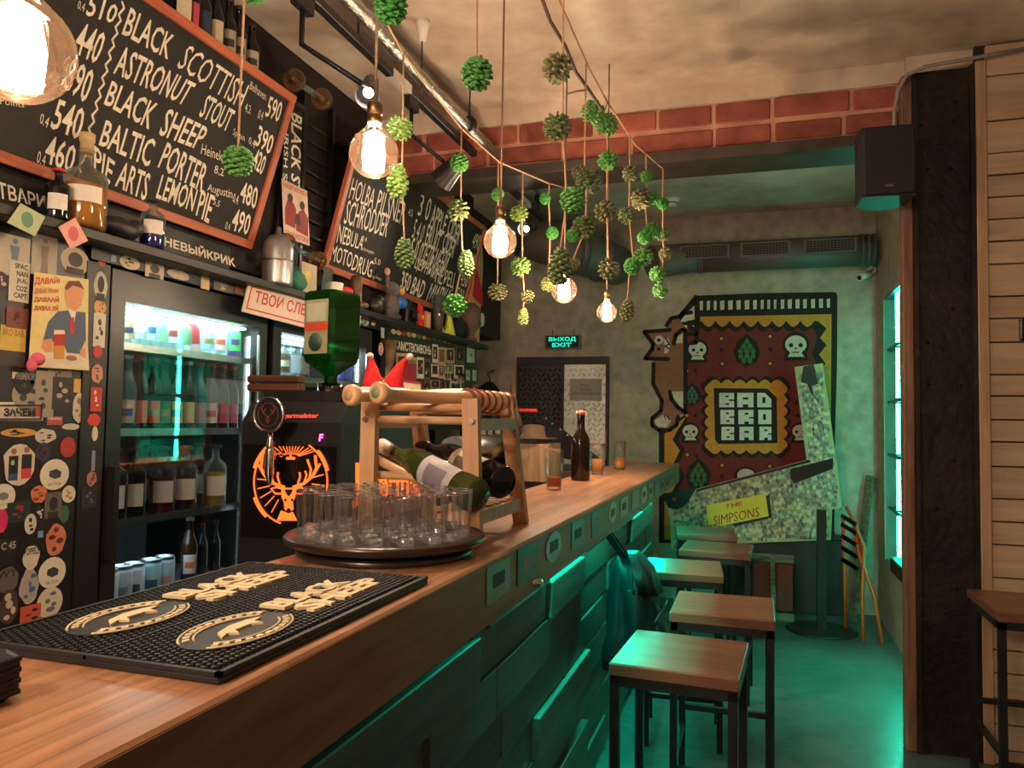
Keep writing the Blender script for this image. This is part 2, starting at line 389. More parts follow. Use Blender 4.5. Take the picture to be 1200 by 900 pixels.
# smoke detector
p = on(787,236,2,3.1)
sd = thing('smoke_detector', 'round white smoke detector on the back room ceiling', 'smoke detector', (p.x,p.y,CH))
MB().lathe([(0,-.055),(.035,-.055),(.045,-.04),(.05,-.035),(.06,-.02),(.062,0)],20).build('housing', WHITE, sd)
MB().lathe([(.046,-.041),(.052,-.034)],20).build('vent_ring', flat((110,105,98)), sd)
# cctv camera
p = on(1016,322,1,6.28)
cc = thing('security_camera', 'small white bullet security camera in the far right corner', 'camera', p)
MB().cyl((-.06,-.06,-.03),(.02,.02,.01),.026,n=14).build('barrel', WHITE, cc)
MB().cyl((-.063,-.063,-.0315),(-.06,-.06,-.03),.019,n=14).build('lens', BLACK, cc)
MB().cyl((.0,.0,0),(.05,.05,.05),.01,n=8).cyl((.04,.06,.05),(.06,.11,.05),.03,n=12).build('bracket', flat((190,186,178)), cc)
# ---------------------------------------------------------------- speaker under the beam
sp = thing('loudspeaker', 'black box loudspeaker hung beside the dark column', 'speaker', (.53,3.62,2.39), .05)
SPK = mat('speaker_cloth', (.012,.012,.013), .8, var=.4, scale=200)
MB().poly([(-.105,-.1),(.105,-.1),(.105,.06),(.04,.13),(-.04,.13),(-.105,.06)], 0, .30).build('cabinet', mat('speaker_case', (.016,.016,.017), .55), sp)
MB().rbox(-.1,.1,-.116,-.1,.005,.295,.006).build('grille', SPK, sp)
MB().box(-.016,.016,-.118,-.1155,.035,.045).build('badge', BRASS, sp)
MB().box(-.02,.02,.13,.26,.12,.16).build('bracket', BLACKMET, sp)
# ---------------------------------------------------------------- door with tread plate
fd = FF(6.37, -1.56, 0)
dr = thing('door_1', 'double leaf door faced with metal tread plate', None, fr=fd); dr['kind'] = 'structure'
FRM = mat('dark_blue_frame', srgb(26,26,40), .5)
MB().rect(-.405,.395,1.9,1.965,0,.05).rect(-.405,-.385,0,1.9,0,.05).rect(.372,.395,0,1.9,0,.05).rect(-.012,.012,0,1.9,0,.045).build('door_frame', FRM, dr)
def tread(u0,u1,m,name):
    lf = MB().rect(u0,u1,.02,1.9,.0,.022).build(name, m, dr)
    mb = MB(); s_ = .058; j = 0; v = .6
    while v < 1.89:
        i = 0; u = u0+.01+(s_/2 if j%2 else 0)
        while u < u1-.01:
            a = math.pi/4 if (i+j)%2 else -math.pi/4; ca, sa = math.cos(a), math.sin(a); l, h = .028, .0085
            P = [(l,0),(0,h),(-l,0),(0,-h)]
            q = [(u+x*ca-y*sa, v+x*sa+y*ca, .022) for x,y in P]+[(u,v,.031)]
            mb.add(q, [(0,1,4),(1,2,4),(2,3,4),(3,0,4)]); u += s_*.75; i += 1
        v += s_*.72; j += 1
    mb.build('tread_bars', m, lf, kind='stuff')
tread(-.385,-.012, mat('dark_tread_plate', (.06,.055,.05), .45, .8, var=.2), 'door_leaf_dark')
tread(.012,.372, mat('bright_tread_plate', (.8,.77,.71), .4, .35, var=.1), 'door_leaf_bright')
MB().rect(.374,.384,1.1,1.35,.05,.07).build('door_handle', BRASS, dr)
# notice on the door
fn = FF(6.335,0,0); ds = thing('door_notice', 'grey staff only notice on the bright door leaf', 'sign', fr=fn)
u0,v0 = fn.px(668,469); u1,v1 = fn.px(705,444)
MB().rect(u0,u1,v0,v1,-.006,0).build('plate', flat((168,158,145)), ds)
m = MB(); h = v1-v0; wd = u1-u0
m.textr('Вход', u0+wd*.34,u0+wd*.62,v0+h*.62,v0+h*.78,.0008); m.textr('только', u0+wd*.3,u0+wd*.68,v0+h*.42,v0+h*.56,.0008); m.textr('для персонала', u0+wd*.06,u0+wd*.93,v0+h*.22,v0+h*.38,.0008)
m.build('lettering', flat((70,62,58)), ds)
# exit sign
fe = FF(6.34,0,0); ex = thing('exit_sign', 'lit green exit sign above the metal door', 'sign', fr=fe)
u0,v0 = fe.px(638,409); u1,v1 = fe.px(680,392)
MB().rect(u0,u1,v0,v1,-.05,-.004).build('housing', flat((120,114,108)), ex)
MB().rect(u0+.012,u1-.012,v0+.01,v1-.01,-.004,.0).build('face', flat((10,26,22)), ex)
m = MB(); wd=u1-u0; h=v1-v0
m.textr('ВЫХОД', u0+wd*.12,u1-wd*.12,v0+h*.5,v0+h*.84,.001,.012); m.textr('EXIT', u0+wd*.22,u1-wd*.24,v0+h*.14,v0+h*.42,.001,.015)
m.build('lettering', emit('exit_green', (.0,1,.55), .8), ex)
for k in (.2,.8): MB().tube([(u0+wd*k,v1,-.03),(u0+wd*k,v1+.05,-.03)],.003).build('hanger', BLACKMET, ex)
# things in the far left corner beside the end of the back bar
tag(MB().box(-3,-2.14,5.5,6.38,2.12,3.1).build('soffit_box', mat('dark_brown_panel', srgb(40,26,22), .6, var=.4, scale=4), kind='structure'), 'dark box soffit past the chalkboard')
ct = thing('hanging_coat', 'black coat hung on a hook left of the dark door leaf', 'coat', (-2.2,6.3,1.25))
CLOTH = mat('black_cloth', (.01,.01,.011), .95, var=.4, scale=20, bump=.4)
MB().rings([(0,0,.0),(.0,0,.15),(-.02,0,.3),(-.01,0,.42),(.0,0,.5)], [.17,.18,.16,.11,.03], 14).build('body', CLOTH, ct)
MB().tube([(0,.02,.48),(.0,-.01,.54),(-.02,-.02,.57),(.02,.0,.6),(.02,.06,.6)], .006).build('hook', BLACKMET, ct)

p = on(1198,386,1,3.775); t = thing('wall_hook','small black hook at the right edge of the board wall','hook', p)
MB().rbox(-.012,.03,-.02,.008,-.05,.05,.006).build('back_plate', BLACKMET, t); MB().tube([(.0,-.02,.02),(-.0,-.05,.0),(-.0,-.05,-.03),(.0,-.03,-.04)],.008).build('prong', BLACKMET, t)
# ================================================================= mural on the far wall
fm = FF(6.4); mu = thing('wall_mural', 'painted rug mural with skulls, hop cones, a cat and a lettered badge', 'mural', fr=fm)
def c1(x,y): return fm.px(740+x/4.615, 320+y/4.615)
def c2(x,y): return fm.px(740+x/4.615, 480+y/4.615)
def cs(P): return [c1(*p) for p in P]
K = 1/4.615/146.0        # metres per crop pixel on the wall
INK = mat('mural_black', srgb(26,22,21), .8, var=.15); YEL = mat('mural_yellow', srgb(205,140,52), .8); RED = mat('mural_red', srgb(112,36,38), .8)
CAT = mat('mural_brown', srgb(150,100,78), .8); BON = mat('mural_bone', srgb(205,200,186), .8); HOP = mat('mural_green', srgb(62,110,72), .8)
l0 = MB().poly(cs([(345,128),(355,122),(700,108),(1090,102),(1108,106),(1114,125),(1112,500),(1100,900),(1096,1460),(148,1460),(148,850),(300,760),(300,380),(255,240)]), 0,.0006)
l0.build('rug_outline', INK, mu)
MB().poly(cs([(372,236),(1082,222),(1080,540),(1072,1440),(178,1440),(178,870),(302,770),(302,300),(372,290)]), .0006,.0012).build('rug_border', YEL, mu)
def scallop(x0,y0,x1,y1,n,m,amp,out=1,skew=0):
    P = []
    def side(ax,ay,bx,by,k):
        dx,dy = bx-ax,by-ay; L_ = math.hypot(dx,dy); nx,ny = dy/L_,-dx/L_
        for i in range(k):
            for s_ in range(5):
                t = (i+s_/5)/k; a = math.sin(math.pi*((t*k)%1))*amp*out; P.append((ax+dx*t+nx*a, ay+dy*t+ny*a))
    side(x0,y0,x1,y0,n); side(x1,y0,x1,y1,m); side(x1,y1,x0,y1,n); side(x0,y1,x0,y0,m)
    return P
def topwave(x0,x1,y0,n,amp):
    P = []
    for i in range(n*4+1):
        t = i/(n*4); P.append((x0+(x1-x0)*t, y0-amp*(1-abs(math.sin(math.pi*n*t)))))
    return P
LW = [(1010,262),(1055,300),(1020,350),(1055,390),(1015,440),(1050,490),(1010,540),(1045,600),(1005,660),(1040,1440),(232,1440),(262,1370),(222,1310),(262,1240),(222,1180),(262,1100),(222,1040),(262,960),(222,900),(250,850),(302,770)]
MB().poly(cs(topwave(302,990,292,9,34)+LW), .0012,.0018).build('scalloped_line', INK, mu)
MB().poly(cs(topwave(303,972,318,9,24)+[(985,300),(1005,345),(990,400),(975,440),(995,480),(980,540),(1010,600),(985,660),(1000,1438),(262,1438),(290,1380),(252,1310),(290,1240),(252,1170),(290,1100),(252,1030),(290,960),(252,900),(285,830),(303,790)]), .0018,.0024).build('rug_field', RED, mu)
for i,x in enumerate([378,416,453,491,535,579,625,668,707,742,777,817,856,898,938,982,1025,1065]):
    wd = [9,9,8,12,13,12,13,10,8,8,7,10,11,11,10,11,11,9][i]; yo = 0-(x-378)*.018
    MB().poly(cs([(x-wd,153+yo),(x+wd,150+yo),(x+wd*.9,200+yo),(x-wd*.9,202+yo)]), .0006,.0014).build('fringe_tassel', BON, mu)
MB().stroke(cs([(385,218),(1085,200)]), 26*K, .0006,.0016).build('fringe_line', INK, mu)
def skull(cx,cy,r,half=0,name='skull'):
    g = MB().poly(cs([(cx+r*1.25*math.cos(a), cy-r*.1-r*1.25*math.sin(a)) for a in [math.pi*k/10 for k in range(-2,13)]]+[(cx-r*1.15,cy+r*1.35),(cx+r*1.2,cy+r*1.35)]), .0024,.003).build(name, INK, mu)
    P = [(cx+r*math.cos(a), cy-r*.15-r*.85*math.sin(a)) for a in [math.pi*k/10 for k in range(-3,14)]]+[(cx-r*.55,cy+r*.7),(cx-r*.75,cy+r*1.0),(cx+r*.8,cy+r*1.0),(cx+r*.55,cy+r*.7)]
    MB().poly(cs(P), .003,.0036).build('bone', BON, g)
    m = MB()
    for sx in (-.45,.45): m.disc(*c1(cx+sx*r,cy-r*.08), r*.2*K, .0036,.0042, 12)
    m.poly(cs([(cx-r*.16,cy+r*.3),(cx,cy+r*.1),(cx+r*.16,cy+r*.3)]), .0036,.0042)
    m.stroke(cs([(cx-r*.35,cy+r*.52),(cx-r*.2,cy+r*.62),(cx-r*.05,cy+r*.52),(cx+r*.12,cy+r*.62),(cx+r*.3,cy+r*.52)]), r*.09*K, .0036,.0042)
    m.build('eyes_and_nose', INK, g)
skull(889,395,58); skull(357,420,48); skull(318,862,42); skull(912,862,42)
def hop(cx,cy,r,yt):
    g = MB().poly(cs([(cx,cy-r*1.35),(cx+r*.7,cy-r*.75),(cx+r,cy),(cx+r*.75,cy+r*.75),(cx+r*.1,cy+r*1.05),(cx,cy+r*1.3),(cx-r*.15,cy+r*1.05),(cx-r*.75,cy+r*.75),(cx-r,cy),(cx-r*.7,cy-r*.75)]), .0024,.003).build('hop_cone', INK, mu)
    for row in range(5):
        y = cy-r*.72+row*r*.36; n = [1,2,3,3,2][row]
        for i in range(n):
            x = cx+(i-(n-1)/2)*r*.46; k = r*.21
            MB().poly(cs([(x,y-k*1.5),(x+k,y-k*.2),(x+k*.5,y+k*.8),(x-k*.5,y+k*.8),(x-k,y-k*.2)]), .003,.0036).build('hop_leaf', HOP, g)
hop(624,425,72,0); hop(328,660,50,0); hop(362,1095,70,0)
m = MB().disc(*c1(620,1100), 62*K, .0024,.003, 20, 52*K); m.build('moon_shape', INK, mu); MB().disc(*c1(620,1095), 46*K, .003,.0036, 20, 36*K).build('moon_white', BON, mu)
for x,y in [(487,355),(491,491),(750,343),(750,490),(300,770),(302,982),(490,1040),(748,1045),(300,530)]:
    MB().disc(*c1(x,y), 15*K, .0024,.0029, 12).build('dot_ring', INK, mu); MB().disc(*c1(x,y), 9*K, .0029,.0034, 12).build('dot', YEL, mu)
for x,y in [(487,415),(752,412),(345,528),(346,772),(353,990),(898,772),(896,700),(490,1100)]: MB().disc(*c1(x,y), 11*K, .0024,.003, 12).build('dot', INK, mu)
# badge in the middle
b0 = MB().poly(cs(scallop(400,580,840,975,6,6,24,1)), .0036,.0042).build('badge', INK, mu)
MB().poly(cs(scallop(418,598,822,957,6,6,22,1)), .0042,.0048).build('badge_border', YEL, b0)
MB().poly(cs([(445,622),(735,625),(785,672),(790,920),(470,924),(452,900)]), .0048,.0054).build('badge_field', INK, b0)
tiles = MB(); cuts = MB()
X = [(475,555),(572,660),(680,757)]; Y = [(648,726),(740,817),(831,903)]
for r_,wd in enumerate(('BAD','BRO','BAR')):
    for c_,ch in enumerate(wd):
        x0,x1 = X[c_]; y0,y1 = Y[r_]; x0 += r_*6; w_ = x1-x0; h_ = y1-y0
        P = [(x0,y0),(x1,y0),(x1,y1),(x0,y1)]
        if r_ == 0 and c_ == 2: P = [(x0,y0),(x1-35,y0),(x1,y0+35),(x1,y1),(x0,y1)]
        tiles.poly(cs(P), .0054,.006)
        def cut(a,b,c,d): cuts.poly(cs([(x0+a*w_,y0+b*h_),(x0+c*w_,y0+b*h_),(x0+c*w_,y0+d*h_),(x0+a*w_,y0+d*h_)]), .006,.0066)
        if ch == 'B': cut(.42,.18,.62,.3); cut(.66,.46,1.02,.56); cut(.42,.72,.66,.84)
        if ch == 'A': cut(.34,.32,.68,.46); cut(.34,.8,.68,1.02)
        if ch in 'DO': cut(.36,.3,.58,.7)
        if ch == 'R': cut(.42,.2,.66,.34); cut(.72,.5,1.02,.6); cut(.4,.82,.7,1.02)
tiles.build('letter_tiles', mat('mural_white', srgb(215,212,205), .8), b0); cuts.build('letter_cuts', INK, b0)
# the cat climbing the rug
ca = MB().poly(cs([(125,490),(120,460),(75,465),(115,400),(110,370),(70,320),(180,312),(200,270),(250,245),(300,300),(300,760),(250,770),(230,830),(180,850),(120,820),(115,780),(165,735),(165,680),(130,600)]), .001,.0028).build('cat', CAT, mu)
m = MB(); S = 22*K
for P in ([(70,318),(210,308)],[(70,318),(118,385),(112,410),(75,462),(200,465)],[(120,490),(118,600),(165,690),(160,745),(112,785),(112,825),(150,850),(205,850),(245,820),(252,775)],[(190,285),(215,245),(262,235)],[(228,385),(240,335),(275,305),(292,310),(292,755),(250,725),(215,680),(208,640)],[(262,235),(350,128)],[(300,270),(345,262)],[(352,140),(352,375),(325,380)],[(310,330),(350,330)],[(325,213),(270,220)]):
    m.stroke(cs(P), S, .0028,.0046)
m.build('cat_outline', INK, ca)
MB().disc(*c1(150,362), 25*K, .0028,.0036, 16).build('cat_eye', BON, ca)
for P in ([(215,640),(280,640),(280,740),(240,700)],[(170,765),(215,800),(190,835),(140,830),(122,800)],[(178,345),(205,360),(208,400),(200,430),(178,435)],[(240,350),(278,325),(275,380),(240,380)]): MB().poly(cs(P), .0028,.0036).build('white_patch', BON, ca)
MB().disc(*c1(148,363), 10*K, .0036,.0046, 10).disc(*c1(148,411), 10*K, .0036,.0046, 10).stroke(cs([(180,345),(205,385),(180,395),(207,410)]), 7*K, .0036,.0046).stroke(cs([(175,765),(185,790)]),5*K,.0036,.0046).stroke(cs([(195,772),(205,795)]),5*K,.0036,.0046).build('cat_face', INK, ca)
MB().poly(cs([(340,175),(345,270),(262,262),(300,215)]), .0008,.0015).poly(cs([(262,280),(340,285),(340,320),(268,325)]), .0008,.0015).build('rug_fold', BON, mu)
# ================================================================= big leaning art board under the mural
def g2(x,y): return (740+x/4.615, 480+y/4.615)
fb = FF(6.22); ab = thing('arcade_side_board', 'L-shaped printed arcade cabinet side board leaning under the mural', 'art board', fr=fb)
CROWD = mat('faded_print_board', srgb(178,160,124), .55, var=.12, scale=14)
def gb(P): return [fb.px(*g2(*p)) for p in P]
MB().poly(gb([(210,600),(190,520),(170,470),(350,430),(960,270),(1110,265),(1138,530),(1085,540),(1080,705),(560,725),(540,760),(215,760)]), -.03,0).build('lower_panel', CROWD, ab)
MB().poly([fb.px(740+x/4.615,320+y/4.615) for x,y in [(882,508),(1036,488),(1112,1050),(960,1110)]], -.03,.004).build('upright_panel', CROWD, ab)
def inside(p, P):
    c = False; j = len(P)-1
    for i in range(len(P)):
        if (P[i][1] > p[1]) != (P[j][1] > p[1]) and p[0] < (P[j][0]-P[i][0])*(p[1]-P[i][1])/(P[j][1]-P[i][1])+P[i][0]: c = not c
        j = i
    return c
# faded print of a generic crowd: rows of small heads and shoulders
CC = [flat(c) for c in ((196,180,140),(206,192,156),(150,126,118),(128,112,116),(170,140,112),(120,130,120),(186,150,120),(110,92,96))]
def crowd(P, w0, seed, name):
    r = random.Random(seed); us = [p[0] for p in P]; vs_ = [p[1] for p in P]; m = MB(); v = max(vs_); row = 0
    while v > min(vs_):
        u = min(us)+(.012 if row%2 else 0)
        while u < max(us):
            x = u+r.uniform(-.006,.006); y = v+r.uniform(-.006,.006); q = r.uniform(1.2,1.8)
            if all(inside((x+dx,y+dy),P) for dx,dy in ((-.026,-.036),(.026,-.036),(0,.022))):
                z = w0+row*.00003; k = r.randrange(8)
                m.poly([(x-.015*q,y-.036),(x+.015*q,y-.036),(x+.012*q,y-.008),(x-.012*q,y-.008)], z, z+.0002, k); m.disc(x,y+.001,.0085*q,z,z+.0003,7,.011*q,(k+3)%8)
            u += .036
        v -= .032; row += 1
    m.build(name, CC, ab, kind='stuff')
crowd(gb([(210,600),(190,520),(170,470),(350,430),(960,270),(1110,265),(1138,530),(1085,540),(1080,705),(560,725),(540,760),(215,760)]), .0002, 3, 'crowd_print')
crowd([fb.px(740+x/4.615,320+y/4.615) for x,y in [(882,508),(1036,488),(1112,1050),(960,1110)]], .0042, 5, 'crowd_print')
MB().poly(gb([(160,455),(350,425),(300,510),(250,540),(200,530)]), .0,.006).poly(gb([(350,432),(960,272),(975,282),(350,445)]), 0,.006).poly(gb([(860,320),(1090,262),(1090,320),(880,400),(860,370)]),0,.006).build('black_handles', mat('gloss_black', (.01,.01,.012), .25), ab)
MB().disc(*fb.px(*g2(233,485)), 10*K, .006,.01, 12).build('red_button', flat((190,30,40)), ab)
m = MB()
for P in ([(960-30,510),(975,505),(1000,640),(985,690),(960,620),(930,600)],):
    m.poly([fb.px(740+x/4.615,320+y/4.615) for x,y in [(930,505),(985,495),(1010,600),(975,610),(990,680),(965,640),(950,600),(915,590)]], .004,.007)
m.build('dark_print', flat((38,34,38)), ab)
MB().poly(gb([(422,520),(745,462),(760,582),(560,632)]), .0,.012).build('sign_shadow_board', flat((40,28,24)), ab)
sg = MB().poly(gb([(405,515),(725,455),(742,575),(480,628),(415,620)]), .012,.022).build('yellow_sign', flat((226,196,64)), ab)
m = MB(); m.text('THE', gb([(505,535),(600,515),(600,492),(510,512)]), .0232, .01); m.text('SIMPSONS', gb([(445,628),(692,575),(690,525),(445,575)]), .0232,0)
m.build('lettering', flat((176,30,44)), sg)
# junk under the board: red crate, planks, folding chair, pole
jr = thing('red_crate', 'dark red crate with pale slats on the floor under the art board', 'crate', (.1,6.08,0))
RC = mat('dark_red_paint', srgb(110,22,20), .6, var=.2); DW = wood('dirty_wood', srgb(70,56,44), srgb(128,112,92), .8, 'X')
MB().box(-.13,.16,-.1,.12,.07,.4).build('box_body', RC, jr)
for z,dx in ((.0,0),(.42,-.06)): MB().rbox(-.26+dx,.17,-.13,-.09,z,z+.055,.004).build('slat', DW, jr)
for x in (-.13,.03): MB().beam((x,-.13,.0),(x-.01,-.13,.48),.022,.03).build('post', DW, jr)
MB().beam((-.5,-.14,.36),(.0,-.14,.47),.02,.025).build('cross_stick', DW, jr)
jb = thing('cardboard_box', 'open brown carton on the floor behind the bar stools', 'box', (-.42,6.0,0))
MB().box(-.16,.16,-.12,.12,0,.3).build('carton', flat((150,132,112)), jb); MB().beam((-.16,-.12,.3),(.1,-.2,.36),.002,.12).build('flap', flat((160,140,118)), jb)
po = thing('pole_stand', 'black pole stand with a round floor base right of the art board', 'stand', (.44,5.8,0))
MB().lathe([(.235,0),(.235,.008),(.2,.014),(.03,.018),(0,.018)],28).build('base_plate', BLACKMET, po); MB().beam((0,0,.015),(0,0,.83),.075,.06).build('post', BLACKMET, po)
OR = mat('orange_metal', srgb(196,84,34), .45, var=.1)
fc = thing('folded_chair', 'folded orange metal chair leaning beside the lit niche', 'folding chair', (.7,5.7,0))
MB().tube([(-.02,-.1,.0),(-.02,-.06,.3),(-.0,.0,.6),(-.06,.06,.78),(-.1,.1,.86)], .0125).build('leg', OR, fc)
MB().tube([(.09,-.14,.0),(.05,-.08,.3),(-.03,.0,.55),(-.06,.1,.8)], .0125).build('leg', OR, fc)
MB().tube([(-.1,.15,.02),(-.11,.12,.4),(-.12,.1,.8)], .0125).build('leg', OR, fc)
for z in (.5,.58,.66,.74,.8): MB().beam((-.13,.1,z),(-.03-.05*(z-.5),.02,z-.05),.012,.03).build('slat', CHROME, fc)
c2_ = thing('leaning_plank', 'weathered plank leaning in the corner behind the folded chair', 'plank', (.78,6.2,0))
MB().beam((-.1,.0,0),(.04,.1,1.05),.07,.02).build('board', DW, c2_)
# ================================================================= lit niche in the right wall
ni = thing('lit_niche', 'tall wall niche glowing green with glass shelves', 'display niche', (.88,NY0,NZ0))
NH = NZ1-NZ0; NW = NY1-NY0
TEAL = mat('niche_lining', (.1,.16,.14), .6, var=.1)
MB().box(.24,.26,0,NW,0,NH).build('back_panel', TEAL, ni)
MB().box(.004,.24,.002,.012,0,NH).box(.004,.24,NW-.012,NW-.002,0,NH).box(.004,.24,.012,NW-.012,.002,.012).box(.004,.24,.012,NW-.012,NH-.012,NH-.002).build('lining', TEAL, ni)
for k in range(1,5): MB().box(.02,.24,0.012,NW-.012,NH*k/5-.008,NH*k/5+.008).build('shelf', mat('dark_shelf', (.02,.03,.03), .4), ni)
NEON = emit('green_led', (0.02,1,.62), 22)
for k in range(5):
    z0, z1 = NH*k/5+.02, NH*(k+1)/5-.02
    MB().cyl((.03,NW*.55,z0),(.03,NW*.55,z1),.012,n=8).build('led_tube', NEON, ni)
MB().cyl((.03,NW*.1,NH-.03),(.03,NW*.5,NH-.03),.01,n=8).build('led_tube', NEON, ni)
DB = mat('dark_bottle_glass', (.01,.02,.015), .15)
for k in range(5):
    for j,yy in enumerate((.12,.25)):
        b = MB().lathe([(0,0),(.032,0),(.034,.01),(.034,.13),(.014,.19),(.012,.24),(0,.24)],12).build('niche_bottle', DB, loc=(.88+.12,NY0+yy,NZ0+NH*k/5+.009))
        tag(b, 'dark bottle on the %s shelf of the green niche, %s' % (['lowest','second','middle','fourth','top'][k], ['nearer the opening edge','further in'][j]), 'bottle', 'bottles in the green niche')

# unseen green led behind the column; ledge added to block its upward light
lg = thing('added_led_shield','unseen green led strip under a dark ledge added to keep its light low','light shield', (.88,4.1,.0))
MB().rbox(-.12,0,0,.95,.62,.65,.004).build('ledge_board', BLACK, lg); MB().box(-.12,-.108,0,.95,.57,.62).build('light_block_lip', BLACK, lg)
MB().cyl((-.05,.03,.6),(-.05,.92,.6),.01,n=8).build('led_tube', emit('ledge_led', (0.02,1,.62), 110), lg)

bx_ = thing('added_dark_box','low black box added to stand in for shadow under the art board','added box', (.22,6.3,0))  # black box added to darken the shadowed area under the art board
MB().rbox(-.62,.42,-.02,.09,0,.56,.006).build('body', BLACK, bx_); MB().rbox(-.63,.43,-.03,.09,.56,.59,.004).build('lid', BLACK, bx_)
# ================================================================= the bar
XF, XB, ZT = -.48, -.85, 1.155
def block(name):
    """oiled butcher block: staves running along Y"""
    m, t, N, L, P = nt(name); P.inputs['Roughness'].default_value = .33; P.inputs['Coat Weight'].default_value = .25; P.inputs['Coat Roughness'].default_value = .2
    tc = N.new('ShaderNodeTexCoord'); mp = N.new('ShaderNodeMapping'); mp.inputs['Rotation'].default_value = (0,0,math.pi/2); L.new(tc.outputs['Object'], mp.inputs[0])
    br = N.new('ShaderNodeTexBrick'); br.inputs['Scale'].default_value = 1; br.inputs['Brick Width'].default_value = .62; br.inputs['Row Height'].default_value = .043; br.inputs['Mortar Size'].default_value = .0006
    br.inputs['Color1'].default_value = c4(srgb(148,98,68)); br.inputs['Color2'].default_value = c4(srgb(186,136,98)); br.inputs['Mortar'].default_value = c4(srgb(120,70,44)); br.offset = .37
    L.new(mp.outputs[0], br.inputs['Vector'])
    m2 = N.new('ShaderNodeMapping'); m2.inputs['Scale'].default_value = (45,3,45); L.new(tc.outputs['Object'], m2.inputs[0])
    nz = N.new('ShaderNodeTexNoise'); nz.inputs['Scale'].default_value = 1.5; nz.inputs['Detail'].default_value = 8; nz.inputs['Distortion'].default_value = .6; L.new(m2.outputs[0], nz.inputs['Vector'])
    mr = N.new('ShaderNodeMapRange'); L.new(nz.outputs['Fac'], mr.inputs[0]); mr.inputs[1].default_value = .25; mr.inputs[2].default_value = .75; mr.inputs[3].default_value = .5; mr.inputs[4].default_value = 1.22
    h = N.new('ShaderNodeHueSaturation'); L.new(br.outputs['Color'], h.inputs['Color']); L.new(mr.outputs[0], h.inputs['Value']); L.new(h.outputs[0], P.inputs['Base Color'])
    b = N.new('ShaderNodeBump'); b.inputs['Strength'].default_value = .12; b.inputs['Distance'].default_value = .003; L.new(nz.outputs['Fac'], b.inputs['Height']); L.new(b.outputs[0], P.inputs['Normal'])
    return m
BLOCK = block('butcher_block')
wt = thing('bar_worktop', 'long oiled butcher block counter top with a deep front edge', 'worktop', (0,0,0))
MB().rbox(XB,XF,-.2,5.2,ZT-.042,ZT,.004).build('top', BLOCK, wt)
MB().rbox(XF-.026,XF+.001,-.2,5.2,1.03,ZT-.002,.0035).build('front_edge', wood('edge_wood', srgb(104,70,48), srgb(146,102,72), .45, 'Y', .8), wt)
fa = FL(XF+.002)
PL = [(200,550,62,78,(120,124,116)),(357,460,52,62,(44,44,40)),(500,370,42,56,(150,150,138)),(632,300,34,46,(96,104,92)),(732,240,26,42,(60,84,76)),(820,188,21,34,(180,172,150)),(882,155,20,33,(140,140,128)),(942,118,18,30,(90,120,110)),(990,90,15,26,(190,180,160)),(1028,70,14,24,(120,110,90)),(1060,54,13,21,(90,80,72)),(1090,40,12,18,(70,66,60)),(1116,28,11,16,(60,60,56)),(1140,16,9,14,(50,50,48))]
for i,(x,y,hw,hh,c) in enumerate(PL):
    u,v = fa.px(540+x/4.615, 560+y/4.615); u0 = fa.px(540+(x-hw)/4.615, 560+y/4.615)[0]; u1 = fa.px(540+(x+hw)/4.615, 560+y/4.615)[0]
    z0, z1 = (max(v-.038,1.04), min(v+.038,1.145))
    w_ = u1-u0
    m = MB(); 
    if i%3 == 1: m.rect(u0,u1,z0,z1,0,.0015)
    elif i%3 == 0: m.poly([(u0,z0+.004),(u0+.006,z0),(u1-.004,z0+.002),(u1,z0+.01),(u1-.003,z1-.004),(u0+.004,z1),(u0+.001,z1-.02)],0,.0012)
    else: m.disc((u0+u1)/2,(z0+z1)/2,w_/2,0,.0012,16,(z1-z0)/2)
    o = m.build('badge', mat('badge_paint%d'%i, srgb(*c), .3, .3), wt); o.matrix_local = fa.mat()
    p_ = MB()
    p_.rect(u0+w_*.25,u1-w_*.25,v-.012,v+.014,.0012,.002)
    p_.build('badge_print', flat([(40,60,56),(150,150,140),(60,66,60)][i%3]), o)
# bottle opener screwed under the edge
bo = thing('bottle_opener', 'small metal bottle opener screwed under the bar edge', 'bottle opener', on(623,682,0,XF-.01))
MB().rings([(0,-.03,0),(.012,-.02,.003),(.018,0,.0),(.012,.02,.003),(0,.03,0)],[.006,.009,.011,.009,.006],8).build('lip', CHROME, bo); MB().box(-.01,.0,-.035,.035,-.012,.025).build('plate', STEEL, bo)
# bar front: planks of uneven depth
bf = thing('plank_clad_bar', 'bar front clad in uneven horizontal wooden planks', 'bar', (-.64,0,0))
MB().box(-.1,-.03,-.2,5.1,0,1.11).build('carcass', BLACK, bf)
GP = wood('stained_plank', srgb(66,68,62), srgb(98,100,92), .5, 'Y', .7, .2, .2)
rows = [0,.13,.27,.4,.53,.66,.79,.91,1.03]; Y0 = [0.2,-.1,.1,-.15,.25,-.05,.15,0]
for r_ in range(8):
    y = -.2-random.random()*.4
    while y < 5.1:
        L_ = random.choice([.42,.5,.58,.66,.75]); y0,y1 = max(y,-.2), min(y+L_,5.1)
        if y1-y0 > .05:
            d = random.choice([0,.003,.006,.014,.026])
            MB().rbox(-.03,d,y0+.001,y1-.001,rows[r_]+.0015,rows[r_+1]-.0015,.003).build('plank', GP, bf)
        y += L_
MB().rbox(-.03,.012,-.2,5.1,1.031,1.11,.003).build('top_rail', GP, bf)
MB().box(-.03,.0,5.1,5.13,0,1.11).build('end_panel', GP, bf)
# green led strip tucked under the worktop
ls = thing('led_strip', 'green led strip under the bar overhang', 'led strip', (-.6,0,1.1))
MB().box(-.006,.006,1.88,5.08,.004,.0125).build('strip', emit('strip_led', GREEN, 1.2), ls)
light('led_strip_light', 'AREA', (0,3.48,.003), 16, GREEN, sx=.012, sy=3.2, parent=ls)
